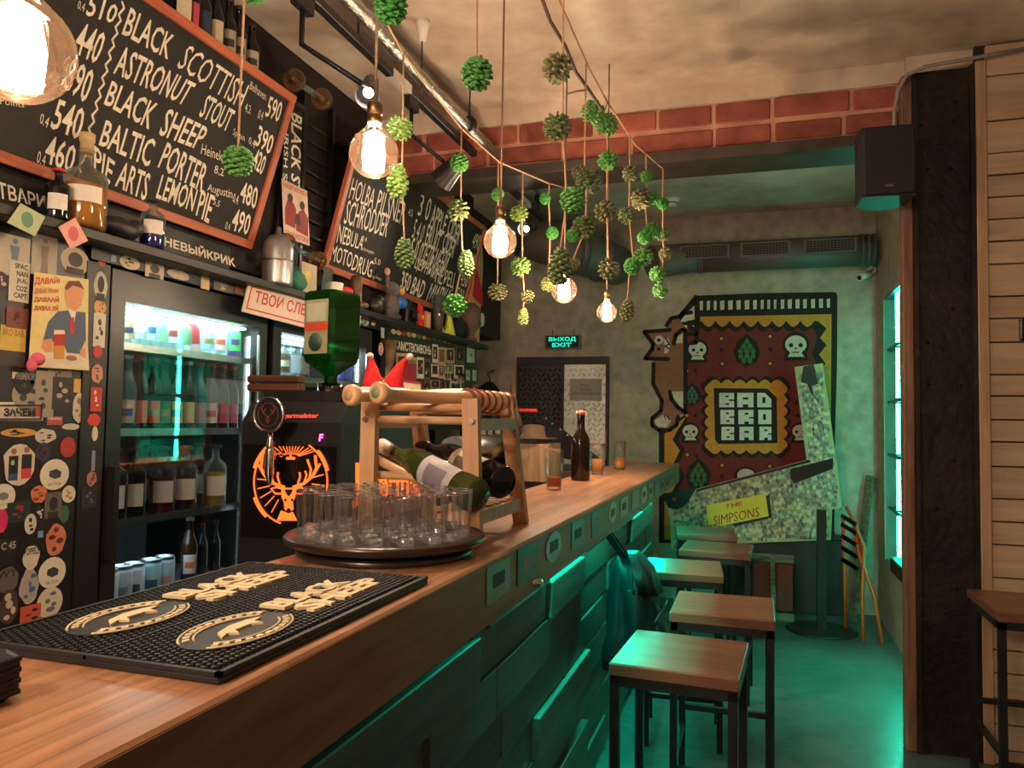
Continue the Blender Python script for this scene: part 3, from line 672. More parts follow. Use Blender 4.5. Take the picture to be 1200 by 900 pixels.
# inner low worktop behind the bar
iw = thing('inner_worktop', 'low dark working surface behind the bar', 'worktop', (0,0,0))
MB().box(-1.32,XB+.0,-.2,2.7,.93,.97).build('top', mat('dark_steel_top', (.05,.05,.05), .35, .6), iw)
MB().box(-1.3,XB-.01,-.2,2.7,0,.93).build('base', BLACK, iw)
# ================================================================= bar stools
SEAT = wood('stool_seat_wood', srgb(92,58,44), srgb(130,86,66), .36, 'X', .8, .12, .12, .2)
def stool(name, label, cx, cy, w_, d_, h, rz, group='square wooden bar stools'):
    t = thing(name, label, 'stool', (cx,cy,0), rz, group)
    MB().rbox(-w_/2,w_/2,-d_/2,d_/2,h-.036,h,.004).build('seat', SEAT, t)
    a, b = w_/2-.016, d_/2-.016; s_ = .025
    MB().box(-a-s_/2,a+s_/2,-b-s_/2,-b+s_/2,h-.062,h-.036).box(-a-s_/2,a+s_/2,b-s_/2,b+s_/2,h-.062,h-.036).box(-a-s_/2,-a+s_/2,-b,b,h-.062,h-.036).box(a-s_/2,a+s_/2,-b,b,h-.062,h-.036).build('seat_frame', BLACKMET, t)
    for x in (-a,a):
        for y in (-b,b): MB().box(x-s_/2,x+s_/2,y-s_/2,y+s_/2,0,h-.036).build('leg', BLACKMET, t)
    for (x0,y0,x1,y1,z) in ((-a,b,a,b,.32),(-a,-b,-a,b,.25),(a,-b,a,b,.25),(-a,-b,a,-b,.22)): MB().beam((x0,y0,z),(x1,y1,z),.02,.02).build('footrest_bar', BLACKMET, t)
    return t
stool('bar_stool','nearest wooden bar stool, its seat half green by the bar', -.2,2.3,.345,.37,.76,-.06)
stool('bar_stool','second nearest wooden bar stool, standing furthest out from the bar', -.11,2.945,.352,.365,.76,0)
stool('bar_stool','third wooden bar stool, close in beside the hanging backpack', -.315,3.66,.345,.37,.76,.08)
stool('bar_stool','fourth wooden bar stool, between the backpack stool and the farthest one', -.195,4.3,.36,.35,.76,-.04)
stool('bar_stool','farthest wooden bar stool in front of the art board', -.29,4.87,.34,.38,.765,.12)
stool('tall_stool','wooden topped stool against the board wall right of the column', 1.06,3.4,.46,.42,.76,0,None)
# ================================================================= backpack hanging on the bar front
bp = thing('backpack', 'black backpack hanging from a hook on the bar front', 'backpack', (-.47,3.12,.06))
BPM = mat('backpack_nylon', (.012,.013,.015), .5, var=.3, scale=14, bump=.6)
def sack(prof, n, seed, fx, fold=.13):
    r = random.Random(seed); ph = [r.uniform(0,6.28) for _ in range(6)]; vs_ = []; m_ = len(prof)
    for k,(x,y,z,a,b) in enumerate(prof):
        for i in range(n):
            q = 2*math.pi*i/n; w_ = 1+fold*(math.sin(3*q+ph[0]+k*.8)+.7*math.sin(7*q+ph[1]-k*.5)+.4*math.sin(11*q+ph[2]+k))
            vs_.append((x+a*w_*math.copysign(abs(math.cos(q))**.8,math.cos(q))*fx, y+b*w_*math.copysign(abs(math.sin(q))**.8,math.sin(q)), z))
    fs = [(k*n+i,k*n+(i+1)%n,(k+1)*n+(i+1)%n,(k+1)*n+i) for k in range(m_-1) for i in range(n)]+[tuple(range(n-1,-1,-1)),tuple((m_-1)*n+i for i in range(n))]
    return MB().add(vs_, fs, True)
sack([(0,0,.38,.06,.1),(.01,0,.4,.1,.14),(.01,0,.46,.105,.15),(.015,.0,.55,.1,.15),(.01,.005,.64,.095,.14),(.0,0,.72,.08,.125),(-.01,-.01,.79,.06,.1),(-.02,-.02,.83,.03,.06)], 40, 4, 1).build('body', BPM, bp)
sack([(.1,-.01,.4,.03,.07),(.105,-.01,.42,.05,.1),(.105,-.01,.5,.05,.105),(.1,-.01,.57,.045,.1),(.085,-.01,.61,.02,.07)], 28, 8, 1, .05).build('front_pocket', BPM, bp)
sack([(.03,-.03,.72,.07,.11),(.05,-.03,.7,.075,.12),(.035,-.03,.78,.06,.1),(.0,-.02,.84,.03,.06)], 28, 9, 1, .06).build('top_flap', BPM, bp)
MB().tube([(.105,-.12,.6),(.135,-.05,.645),(.135,.05,.645),(.1,.12,.6)],.004).build('zip', flat((70,74,74)), bp)
for s_ in (-1,1): MB().beam((-.015,.03*s_,.8),(-.07,-.25+.015*s_,.965),.005,.03,(1,0,0)).build('strap', BPM, bp)
MB().tube([(0.02,.1,.8),(.06,.17,.66),(.06,.19,.5),(.04,.15,.4)],.014).build('side_strap', BPM, bp)
MB().tube([(-.13,-.25,.95),(-.08,-.25,.945),(-.075,-.25,.97)],.006).build('hook', BLACKMET, bp)
# ================================================================= back bar
ORD = ['first','second','third','fourth','fifth','sixth','seventh','eighth','ninth','tenth','eleventh','twelfth','thirteenth','fourteenth']
# ---- lettered header boards under the chalkboards and the long shelf
sh = thing('long_shelf', 'long black shelf above the fridges crowded with small things', 'shelf', (0,0,0))
MB().rbox(-2.06,-1.9,.3,5.4,1.942,1.975,.004).build('shelf_board', BLACK, sh)
MB().box(-2.0,-1.985,1.875,3.95,1.905,1.942).build('shelf_apron', BLACK, sh)
fh = FL(-2.035); hb = thing('lettered_wall_strip', 'black strip above the shelf with white painted words', 'sign', fr=fh)
MB().rect(.3,2.6,1.976,2.1,-.01,0).build('strip', BLACK, hb)
m = MB(); q = [fh.px(*p) for p in ((-30,231),(54,243),(54,225),(-30,205))]; m.text('ТВАРИ', [fh.px(-2,232),fh.px(54,244),fh.px(52,230),fh.px(-4,212)], .001, .02)
m.text('ВИШНЕВЫЙКРИК', [fh.px(154,276),fh.px(276,313),fh.px(274,300),fh.px(156,263)], .001, .03); m.build('lettering', CHALK, hb)
# ---- chalkboards
CHB = plaster('chalkboard_green', [srgb(38,36,35), srgb(50,48,46)], 2.2, .05, .7)
def chalkboard(name, label, bl, br, tr, y0):
    """bl/br bottom corners, tr top right corner, all in the photo; bottom rail stands off the wall"""
    b1 = on(br[0],br[1],0,-2.03); t1 = on(tr[0],tr[1],1,b1.y); O = V((b1.x,b1.y,b1.z)); v = (t1-O)
    f = Fr(O, (0,1,0), v); H = v.length; u0 = y0-b1.y
    t = thing(name, label, 'chalkboard', fr=f); fw = .034
    MB().rect(u0+fw*.5,-fw*.5,fw*.5,H-fw*.5,-.012,0).build('panel', CHB, t)
    MB().rbox(u0,0,0,fw,-.014,.012,.003).build('bottom_rail', ORANGE_WOOD, t)
    MB().rbox(u0,0,H-fw,H,-.014,.012,.003).build('top_rail', ORANGE_WOOD, t)
    fv = wood('pine_frame_upright', srgb(160,80,54), srgb(192,108,76), .5, 'Y')
    MB().rbox(-fw,0,fw,H-fw,-.014,.012,.003).build('side_rail', fv, t); MB().rbox(u0,u0+fw,fw,H-fw,-.014,.012,.003).build('side_rail', fv, t)
    MB().beam((u0+.2,H*.7,-.015),(u0+.2,H*.9,-.25),.02,.02).build('wall_strut', BLACKMET, t); MB().beam((-.2,H*.7,-.015),(-.2,H*.8,-.12),.02,.02).build('wall_strut', BLACKMET, t)
    return t, f
def chalk(t, f, lines):
    for s_, q, b in lines:
        b = {.03:.012, .02:.0, .01:-.004, .005:-.006}[b]
        MB().text(s_, [f.px(*p) for p in q], .0012, b).build('chalk_writing', CHALK, t)
t, f = chalkboard('chalkboard', 'large chalkboard beer menu hung nearest, with the stout and porter prices', None, (293,292), (346,113), .85)
# quads: bottom-left, bottom-right, top-right, top-left
chalk(t, f, [
 ('BLACK', [(142,40),(196,70),(205,42),(153,8)], .03), ('SCOTTISH', [(206,78),(281,128),(292,100),(222,52)], .02),
 ('ASTRONUT', [(132,86),(215,124),(230,98),(142,52)], .03), ('STOUT', [(232,136),(266,155),(276,130),(244,110)], .03),
 ('BLACK', [(121,122),(174,152),(186,122),(131,94)], .03), ('SHEEP', [(185,158),(232,176),(245,150),(197,126)], .03),
 ('BALTIC', [(115,170),(174,196),(183,164),(124,140)], .03), ('PORTER', [(184,196),(236,226),(245,194),(196,166)], .03),
 ('PIE', [(110,200),(128,216),(135,190),(110,170)], .03), ('ARTS', [(134,218),(170,236),(177,204),(143,188)], .03), ('LEMON', [(182,232),(225,248),(232,222),(190,204)], .03), ('PIE', [(229,252),(244,262),(252,230),(236,222)], .03),
 ('590', [(310,136),(326,144),(332,120),(316,112)], .03), ('390', [(298,170),(316,182),(322,160),(304,146)], .03), ('420', [(296,196),(306,206),(313,184),(300,172)], .03), ('480', [(280,236),(299,246),(303,220),(284,212)], .03), ('490', [(270,270),(290,276),(295,252),(275,243)], .03),
 ('510', [(100,18),(132,28),(140,8),(106,-10)], .03), ('440', [(86,62),(112,76),(126,40),(94,24)], .03), ('890', [(72,104),(100,122),(112,84),(84,66)], .03), ('540', [(58,150),(92,165),(101,128),(68,115)], .03), ('460', [(51,190),(83,204),(91,172),(56,156)], .03),
 ('0.4', [(42,190),(52,195),(54,182),(45,176)], .01), ('0.4', [(46,144),(55,150),(58,138),(48,132)], .01), ('0.4', [(90,10),(98,14),(100,4),(92,0)], .01), ('8,2', [(250,204),(262,208),(262,198),(252,193)], .02), ('5,5', [(249,240),(256,244),(258,236),(251,232)], .01), ('4,2', [(286,132),(293,135),(294,124),(288,120)], .01), ('0.4', [(301,138),(307,141),(309,131),(304,128)], .01), ('0.4', [(291,168),(298,174),(299,164),(292,160)], .01), ('0.4', [(272,236),(278,240),(280,229),(274,226)], .01), ('0.4', [(263,268),(269,270),(270,262),(265,259)], .01),
 ('Heineken', [(235,180),(268,192),(268,180),(237,168)], .01), ('Belhaven', [(292,104),(311,118),(312,108),(294,95)], .005), ('Augustin', [(242,226),(272,236),(272,222),(244,215)], .01), ('Spaten', [(272,160),(286,168),(287,158),(274,150)], .005), ('Points', [(0,122),(28,126),(28,118),(0,113)], .005)])
wv = MB(); pts = [f.px(145-i*1.95+(2.2 if i%2 else -2.2), 2+i*7.4) for i in range(28)]
wv.stroke(pts, .006, .0004,.0014); wv.build('chalk_writing', CHALK, t)
t, f = chalkboard('chalkboard', 'second chalkboard beer menu further back, between the hanging bulbs', None, (540,374), (569,266), on(377,316,0,-2.03).y)
chalk(t, f, [
 ('HOLBA', [(408,232),(436,245),(441,222),(414,208)], .02), ('PILSNER', [(439,248),(472,264),(477,238),(445,222)], .02), ('SCHRODDER', [(402,262),(452,278),(458,252),(408,234)], .02), ('NEBULA', [(394,284),(424,293),(427,278),(398,262)], .02), ('MOTO', [(386,305),(411,314),(414,296),(390,286)], .02), ('DRUG', [(411,316),(434,326),(438,306),(416,298)], .02),
 ('0.4', [(424,282),(429,284),(430,278),(425,276)], .005), ('Schnapps', [(422,294),(438,299),(438,294),(423,288)], .005), ('5.0', [(438,309),(445,311),(446,304),(439,302)], .005), ('Dry Hops', [(433,326),(447,330),(447,325),(434,321)], .005), ('4.5', [(478,252),(483,254),(484,246),(479,244)],.005),
 ('3 0', [(489,252),(501,260),(507,233),(494,226)], .02), ('APPLE', [(503,264),(520,275),(525,253),(508,238)], .03), ('CIDER', [(523,275),(536,288),(542,266),(528,254)], .03), ('5 4 0', [(482,278),(493,286),(499,264),(487,256)], .02), ('FRUIT', [(497,288),(512,296),(518,274),(502,262)], .03), ('CIDER', [(517,293),(530,303),(536,282),(522,272)], .03),
 ('5 0 0', [(479,300),(491,310),(498,284),(484,278)], .03), ('ПЕЛЬМЕНИ', [(490,308),(520,322),(528,298),(498,284)], .03), ('ЦЕРНЫЙ', [(484,316),(508,330),(514,308),(490,298)], .03), ('НЕ', [(509,330),(517,334),(521,314),(514,310)], .03), ('РЕЦ', [(518,336),(530,342),(534,320),(523,316)], .03),
 ('350', [(468,338),(478,342),(483,322),(472,317)], .03), ('BAD', [(480,344),(494,350),(500,330),(486,324)], .03), ('МИЛКА', [(499,352),(524,360),(530,340),(506,332)], .03), ('490', [(552,290),(560,294),(564,276),(556,272)], .02), ('500', [(545,312),(553,316),(558,298),(550,294)], .02), ('450', [(538,334),(546,338),(551,320),(543,316)], .02), ('500', [(533,352),(541,356),(545,340),(537,336)], .02)])
# ---- vertical banner and the poster between the boards
fb2 = FL(-2.03); bn = thing('vertical_banner', 'narrow black banner with white vertical lettering between the chalkboards', 'banner', fr=fb2)
P0, P1, P2, P3 = [fb2.px(*p) for p in ((322,298),(352,318),(362,132),(338,120))]
MB().poly([P0,P1,P2,P3],-.012,0).build('cloth', flat((26,23,22)), bn)
m = MB(); m.text('BLACK ST', [fb2.px(341,130),fb2.px(341,225),fb2.px(351,230),fb2.px(354,138)], .001,.02); m.text('IRISH ST', [fb2.px(333,155),fb2.px(331,222),fb2.px(336,222),fb2.px(338,158)], .001,.01); m.build('lettering', CHALK, bn)
fp = FL(-2.01); ps = thing('red_print_poster', 'pale poster with two red and black figures hung under the banner', 'poster', fr=fp)
MB().poly([fp.px(*p) for p in ((333,278),(363,288),(360,224),(330,209))],-.002,0).build('sheet', flat((214,186,168)), ps)
MB().poly([fp.px(*p) for p in ((334,262),(346,268),(347,246),(344,238),(337,234),(334,244))],0,.001).poly([fp.px(*p) for p in ((347,270),(361,278),(361,256),(356,246),(350,248),(347,256))],0,.001).build('figures', flat((140,36,34)), ps)
MB().disc(*fp.px(340,232),.02,.001,.002,12).disc(*fp.px(354,241),.02,.001,.002,12).poly([fp.px(*p) for p in ((346,262),(352,265),(351,252),(347,250))],.001,.002).build('dark_heads', flat((56,34,32)), ps)
m = MB(); m.text('НАМ НУЖЕН', [fp.px(332,219),fp.px(360,231),fp.px(360,226),fp.px(332,212)], .001,.02); m.text('ТАКОЙ РЕСТОРАН', [fp.px(334,275),fp.px(362,285),fp.px(362,278),fp.px(334,268)], .001,.02); m.build('lettering', flat((176,60,50)), ps)
# ---- a dark rack of bottle necks behind, between the boards
rk = thing('wall_bottle_rack', 'dark metal wall rack between the banner and the second chalkboard', 'rack', (-2.055,3.08,2.22))
MB().box(0,.03,0,.02,-.1,.75).box(0,.03,.26,.28,-.1,.75).build('uprights', BLACKMET, rk)
for k in range(9): MB().rings([(.015,.02,k*.075),(.04,.14,k*.075-.02),(.015,.26,k*.075)], .008, 6).build('holder_bar', BLACKMET, rk)
# ================================================================= sticker-covered fridge door at the left
XP = -2.0; fs_ = FL(XP); sk = thing('stickered_cabinet', 'tall black cabinet door covered in stickers at the left edge', 'cabinet', fr=fs_)
MB().box(.9,1.868,.1,1.94,-.6,0).build('door', mat('black_door', (.014,.013,.013), .4, var=.3, scale=6), sk)
# (x, y, half width, half height, shape, colour, print colour, text)  in photo pixels
STK = [
 (3,482,50,11,'r',(214,204,184),None,''), (36,463,22,20,'o',(150,140,122),(60,56,52),''),(28,448,12,15,'o',(22,20,20),(150,146,138),'TRUEMENCH'),
 (52,462,11,27,'r',(150,142,128),(70,66,62),''), (74,461,13,19,'r',(46,42,40),(170,162,148),''), (90,452,4,8,'r',(206,160,74),None,''), (92,478,8,18,'b',(190,180,160),(120,104,90),''), (83,500,11,4,'b',(190,182,160),None,''),
 (64,493,9,5,'r',(170,80,76),(220,200,190),'NKERS'), (22,507,21,5,'o',(206,150,70),(26,24,22),''), (53,511,13,9,'b',(196,188,172),(30,28,28),''), (50,530,10,12,'b',(56,44,66),(20,18,20),''), (79,524,9,12,'o',(178,44,40),(120,90,84),''),
 (22,543,20,26,'b',(206,194,172),None,'people'), (64,556,17,18,'o',(214,206,186),(60,60,58),'.'), (3,582,15,15,'o',(212,204,186),(120,116,108),'.'), (22,600,14,12,'r',(30,50,40),(150,40,44),''), (45,579,10,11,'b',(206,120,70),(120,70,60),''), (62,592,10,15,'r',(96,90,84),(40,36,34),'face'), (80,579,8,10,'o',(210,200,176),(170,130,90),''),
 (35,614,7,12,'o',(200,194,180),(30,28,28),''), (47,602,8,9,'o',(26,24,24),(190,184,170),''), (75,602,6,11,'b',(60,96,70),None,''), (65,632,12,20,'b',(196,120,90),(110,30,36),''), (47,626,3,4,'r',(120,150,190),None,''), (1,611,8,15,'b',(206,40,100),None,''),
 (9,647,10,16,'r',(24,22,22),(170,160,146),'C 45'), (36,653,10,15,'b',(204,196,178),(40,38,36),'POPPELS'), (61,671,16,18,'o',(214,208,190),(60,60,58),'.'), (8,680,14,16,'b',(96,90,78),(40,36,34),'WY'), (34,687,12,21,'b',(170,160,150),(70,110,140),''), (58,706,15,18,'o',(206,196,172),(110,104,130),''), (10,712,12,22,'b',(70,56,52),(190,176,156),''), (35,722,12,13,'r',(196,84,56),(40,40,60),''),
 (12,420,17,9,'r',(66,60,56),None,''), (70,440,14,7,'r',(120,112,100),(40,38,36),''), (20,440,6,4,'r',(200,190,170),(40,40,40),''), (38,444,3,6,'r',(60,110,84),None,''),
 (15,397,15,15,'r',(206,176,80),(150,110,50),'BRO BAR'), (20,373,13,12,'r',(120,60,54),(60,30,30),''), (22,330,12,24,'r',(206,198,180),(40,36,34),'SPACE JUNK'), (0,330,10,12,'o',(50,30,44),(190,160,170),''), (17,300,18,24,'r',(186,176,162),(110,126,146),'lady'), (52,300,15,24,'r',(176,166,152),(140,120,110),'lady'), (88,306,17,16,'o',(190,176,156),(70,60,56),'face'),
]
def blob(u,v,a,b,n=14,seed=0):
    r = random.Random(seed); return [(u+a*(.85+.2*r.random())*math.cos(2*math.pi*i/n), v+b*(.85+.2*r.random())*math.sin(2*math.pi*i/n)) for i in range(n)]
def sticker(parent, fr, i, x, y, hw, hh, shp, col, pc, txt, w0=0.0):
    u,v = fr.px(x,y); a = abs(fr.px(x+hw,y)[0]-fr.px(x-hw,y)[0])/2; b = abs(fr.px(x,y-hh)[1]-fr.px(x,y+hh)[1])/2
    w0 += .0004+(i%7)*.0003; m = MB()
    if shp == 'r': m.rect(u-a,u+a,v-b,v+b,w0,w0+.0004)
    elif shp == 'o': m.disc(u,v,a,w0,w0+.0004,22,b)
    else: m.poly(blob(u,v,a,b,16,i),w0,w0+.0004)
    o = m.build('sticker', flat(col), parent); w1 = w0+.0006
    if pc:
        m = MB()
        if txt == 'face': m.disc(u,v+b*.1,a*.5,w1,w1+.0002,14,b*.55).rect(u-a*.6,u+a*.6,v-b,v-b*.5,w1,w1+.0002)
        elif txt == 'lady': m.disc(u,v+b*.72,a*.18,w1,w1+.0002,12,b*.14).poly([(u-a*.3,v-b*.9),(u+a*.3,v-b*.9),(u+a*.22,v),(u+a*.34,v+b*.5),(u-a*.34,v+b*.5),(u-a*.2,v)],w1,w1+.0002)
        elif txt == 'SPACE JUNK':
            for k_,s5 in enumerate(('SPAC','NAN','JUL','COZ','CAPT')): m.textr(s5,u-a*.2-(.3*a if len(s5) == 4 else .1*a),u+a*.8,v+b*.62-k_*b*.36,v+b*.88-k_*b*.36,w1,.03)
        elif txt: 
            if '.' in txt: m.textr('ON TOUR',u-a*.45,u+a*.45,v-b*.72,v-b*.52,w1).poly([(u-a*.4,v-b*.1),(u-a*.35,v+b*.25),(u+a*.1,v+b*.35),(u+a*.45,v+b*.15),(u+a*.4,v-b*.2),(u,v-b*.3)],w1,w1+.0002)
            else: m.textr(txt,u-a*.85,u+a*.85,v+b*.2,v+b*.75,w1,.02)
        else:
            rr = random.Random(i*7+int(x))
            for k_ in range(4): m.poly(blob(u+a*rr.uniform(-.42,.42),v+b*(.5-k_*.33+rr.uniform(-.08,.08)),a*rr.uniform(.12,.4),b*rr.uniform(.08,.24),8,i+k_),w1+k_*.00004,w1+.0002+k_*.00004)
        m.build('print', flat(pc), o)
    return o, u, v, a, b, w1
for i,s_ in enumerate(STK):
    o,u,v,a,b,w1 = sticker(sk, fs_, i, *s_)
    if s_[7] == 'people':
        m = MB().disc(u-a*.35,v+b*.55,a*.16,w1,w1+.0002).disc(u+a*.4,v+b*.6,a*.17,w1,w1+.0002); m.build('print', flat((150,100,80)), o)
        MB().rect(u-a*.62,u-a*.08,v-b*.45,v+b*.35,w1,w1+.0002).rect(u+a*.12,u+a*.72,v-b*.25,v+b*.4,w1,w1+.0002).build('print', flat((26,24,24)), o)
        MB().rect(u-a*.62,u-a*.08,v-b*.75,v-b*.45,w1,w1+.0002).build('print', flat((60,80,120)), o); MB().rect(u+a*.12,u+a*.72,v-b*.7,v-b*.25,w1,w1+.0002).build('print', flat((200,70,60)), o)
        MB().poly(blob(u-a*.4,v+b*.05,a*.12,b*.14,8,3),w1+.0002,w1+.0004).build('print', flat((130,190,120)), o)
# the long word sticker
m = MB().stroke([fs_.px(*p) for p in ((-40,491),(47,491),(48,475),(-40,475))], .004, .0035,.0045, closed=True); m.build('sticker_border', flat((26,24,24)), sk)
MB().text('ЗАЧЕМ', [fs_.px(3,488),fs_.px(40,488),fs_.px(40,478),fs_.px(3,478)], .0045,.05).build('lettering', flat((24,22,22)), sk); MB().text('!', [fs_.px(41,487),fs_.px(45,487),fs_.px(45,476),fs_.px(41,476)], .0045,.05).build('lettering', flat((206,40,40)), sk)
pkk = MB().ell((*fs_.px(38,421),.02),(.02,.02,.02)).ell((*fs_.px(31,428),.02),(.014,.02,.014)); pkk.build('pink_rubber_toy', flat((226,100,120)), sk)
# yellow poster of a man with a beer
fq = FL(-1.985); po_ = thing('beer_poster', 'yellow poster of a suited man with beer and plate on the sticker door', 'poster', fr=fq)
def qx(x,y): return fq.px(x/6, 380+y/6)          # lower crop
def q2(x,y): return fq.px(x/4, 180+y/4)           # upper crop
MB().poly([q2(162,555),q2(415,590),q2(412,900),qx(628,325),qx(200,298)],-.001,0).build('sheet', flat((224,206,140)), po_)
MB().poly([qx(210,200),qx(620,200),qx(622,315),qx(205,290)],0,.0004).build('white_table', flat((222,212,190)), po_)
MB().poly([q2(225,790),q2(270,740),q2(320,735),q2(400,745),q2(402,900),qx(600,110),qx(560,210),qx(470,200),qx(440,120),qx(300,120)],.0004,.0008).build('suit', flat((74,92,116)), po_)
MB().poly([q2(315,720),q2(360,720),q2(345,800)],.0008,.001).build('shirt', flat((225,215,200)), po_)
MB().poly([q2(305,620),q2(330,600),q2(380,605),q2(392,650),q2(380,710),q2(350,740),q2(320,725),q2(305,680)],.0008,.0012).build('face', flat((214,150,112)), po_)
for P in ([qx(300,110),qx(365,100),qx(370,190),qx(320,200),qx(290,160)],[qx(560,180),qx(600,165),qx(600,240),qx(560,220)]): MB().poly(P,.0008,.0012).build('hand', flat((214,150,112)), po_)
MB().poly([q2(302,630),q2(320,597),q2(370,597),q2(395,640),q2(380,630),q2(340,618),q2(312,640)],.0012,.0014).build('hair', flat((96,52,36)), po_)
MB().poly([q2(330,770),q2(345,765),q2(348,830),q2(335,850),q2(325,825)],.001,.0014).build('tie', flat((190,36,40)), po_)
MB().poly([qx(375,60),qx(455,60),qx(448,245),qx(378,245)],.0014,.0016).build('beer', flat((206,140,56)), po_); MB().poly([qx(376,70),qx(454,70),qx(452,150),qx(376,150)],.0016,.0018).build('red_beer', flat((180,44,34)), po_); MB().poly([qx(378,40),qx(450,40),qx(454,72),qx(376,72)],.0016,.0018).build('foam', flat((236,214,196)), po_)
MB().disc(*qx(505,240),.038,.001,.0014,20,.016).build('plate', flat((214,204,186)), po_); MB().disc(*qx(500,238),.02,.0014,.0018,14,.008).build('food', flat((150,96,60)), po_)
m = MB()
for s_,a,b,c,d in (('ДАВАЙ!',(160,620),(280,612),(280,580),(165,570)),('ДАВАЙ УРААА',(160,660),(275,655),(275,630),(162,625)),('ДАВААЙ',(158,698),(275,702),(275,668),(160,665)),('ДАВАА УЙ',(158,738),(272,742),(272,710),(160,706))): m.text(s_, [q2(*a),q2(*b),q2(*c),q2(*d)], .001,.03)
m.build('lettering', flat((206,60,46)), po_)
# banknotes tucked on the shelf edge
for nm,lab,pts,c,c2c in (('dollar_note','green dollar note hanging over the shelf edge',((8,261),(24,238),(53,254),(41,277)),(176,190,150),(96,140,110)),('red_note','pink banknote curling off the shelf beside the dollar note',((68,266),(88,255),(103,282),(83,292)),(226,160,150),(200,90,100))):
    fz = FL(-1.893); e = thing(nm, lab, 'banknote', fr=fz)
    P = [fz.px(*p) for p in pts]; MB().poly(P,0,.0008).build('paper', flat(c), e); cx = sum(p[0] for p in P)/4; cy = sum(p[1] for p in P)/4; MB().disc(cx,cy,.018,.0008,.0012,12,.022).build('print', flat(c2c), e)
# ---- stickered strip between cabinet and fridge
ft = FL(-1.995); sp2 = thing('stickered_post', 'narrow black post with a column of stickers left of the big fridge', 'post', fr=ft)
MB().box(1.872,1.962,.1,1.9,-.3,-.0).build('post_body', BLACK, sp2)
for i,s_ in enumerate([(118,335,8,18,'b',(190,184,170),(40,38,36),'face'),(117,360,7,9,'o',(206,160,90),(120,60,50),''),(116,387,7,20,'r',(206,200,186),(60,58,56),''),(119,305,5,9,'b',(170,90,70),None,''),(114,412,6,8,'b',(190,60,64),None,''),(113,438,7,12,'b',(196,140,110),(40,60,90),''),(112,468,6.5,14,'r',(190,60,50),(214,196,176),''),(110,492,8,8,'b',(200,60,50),None,''),(111,508,4,9,'b',(206,196,180),None,''),(109,540,2,12,'r',(130,134,150),None,''),(107,561,6,9,'b',(170,110,100),(110,50,54),''),(104,583,9,12,'r',(40,38,36),(110,104,94),'')]): sticker(sp2, ft, i, *s_)
for i,s_ in enumerate([(133,303,3,4,'r',(140,150,180),None,''),(152,308,12,8,'o',(200,184,150),(60,50,44),''),(181,316,11,10,'r',(200,186,160),(70,66,66),'face'),(209,322,14,6,'b',(190,176,150),None,''),(240,331,5,8,'r',(206,182,140),None,''),(262,337,12,5,'r',(110,100,90),(190,176,150),''),(281,341,6,5,'r',(196,150,110),None,'')]): sticker(sh, FL(-1.984), i, *s_)[0].matrix_local = FL(-1.984).mat()
# red-bordered white sign
fw_ = FL(-1.93); ws = thing('word_sign', 'white sign with a red border and red words hung under the shelf', 'sign', fr=fw_)
Q = [fw_.px(*p) for p in ((284,365),(420,400),(424,362),(292,330))]
MB().poly(Q,-.006,0).build('board', flat((226,206,192)), ws)
Qb = [fw_.px(*p) for p in ((289,361),(415,394),(419,365),(295,336))]; MB().stroke(Qb,.006,0,.001,closed=True).build('border', flat((206,70,66)), ws)
MB().text('ТВОИ СЛЕЗЫ', [fw_.px(297,354),fw_.px(372,374),fw_.px(374,361),fw_.px(300,340)],.001,.015).build('lettering', flat((196,64,60)), ws)
# ================================================================= fridges
FG = glass('fridge_glass', (.97,.99,.99), .02, .4, .01)
FB = mat('fridge_black', (.018,.016,.015), .35, .2, var=.2)
SHL = mat('fridge_shelf_wire', (.5,.52,.52), .35, .6)
COOL = emit('fridge_led', (.72,.95,1), 4)
def fridge(name, label, y0, y1, zs, ztop):
    t = thing(name, label, 'fridge', (-2.0,y0,0)); W = y1-y0
    MB().box(-.62,-.03,0,.02,.08,ztop).box(-.62,-.03,W-.02,W,.08,ztop).box(-.62,-.6,0,W,.08,ztop).box(-.62,-.03,0,W,.08,.2).box(-.62,-.03,0,W,ztop-.1,ztop).build('case', FB, t)
    MB().box(-.6,-.58,.02,W-.02,.2,ztop-.1).build('liner', mat('fridge_liner', (.16,.17,.17), .5), t)
    d = MB().box(-.03,0,0,.06,.1,ztop-.005).box(-.03,0,W-.06,W,.1,ztop-.005).box(-.03,0,.06,W-.06,ztop-.105,ztop-.005).box(-.03,0,.06,W-.06,.1,.22).build('door', FB, t)
    MB().box(-.018,-.012,.06,W-.06,.22,ztop-.105).build('door_glass', FG, d)
    MB().box(-.002,.006,W-.066,W-.056,.3,ztop-.14).build('door_trim', STEEL, d); MB().box(.0,.03,.012,.034,.95,1.25).build('door_handle', FB, d)
    for z in zs:
        s_ = MB().box(-.56,-.06,.03,W-.03,z-.012,z-.004).build('shelf', SHL, t)
        MB().box(-.065,-.05,.03,W-.03,z-.016,z+.01).build('shelf_rail', STEEL, s_)
    MB().box(-.1,-.07,.05,W-.05,ztop-.115,ztop-.106).build('lamp', COOL, t)
    for y in (.03,W-.03): MB().cyl((-.07,y,.4),(-.07,y,ztop-.14),.006,n=6).build('lamp_tube', COOL, t)
    light('fridge_lamp', 'AREA', (-.16,W/2,ztop-.12), 4.5, (.62,.95,1), sx=.16, sy=W-.12, parent=t)
    return t
F1Y0, F1Y1 = 1.975, 2.815
ft1 = FL(-2.14)
z_top = ft1.px(220,432)[1]-.02; 
Z1, Z2, Z3 = 1.655, 1.36, 1.05
fridge('glass_door_fridge', 'big black glass door fridge full of lit bottles', F1Y0, F1Y1, (Z1,Z2,Z3), 1.9)
fridge('glass_door_fridge', 'second glass door fridge behind the green upturned bottle', 2.86, 3.76, (1.6,1.28,.96), 1.9)
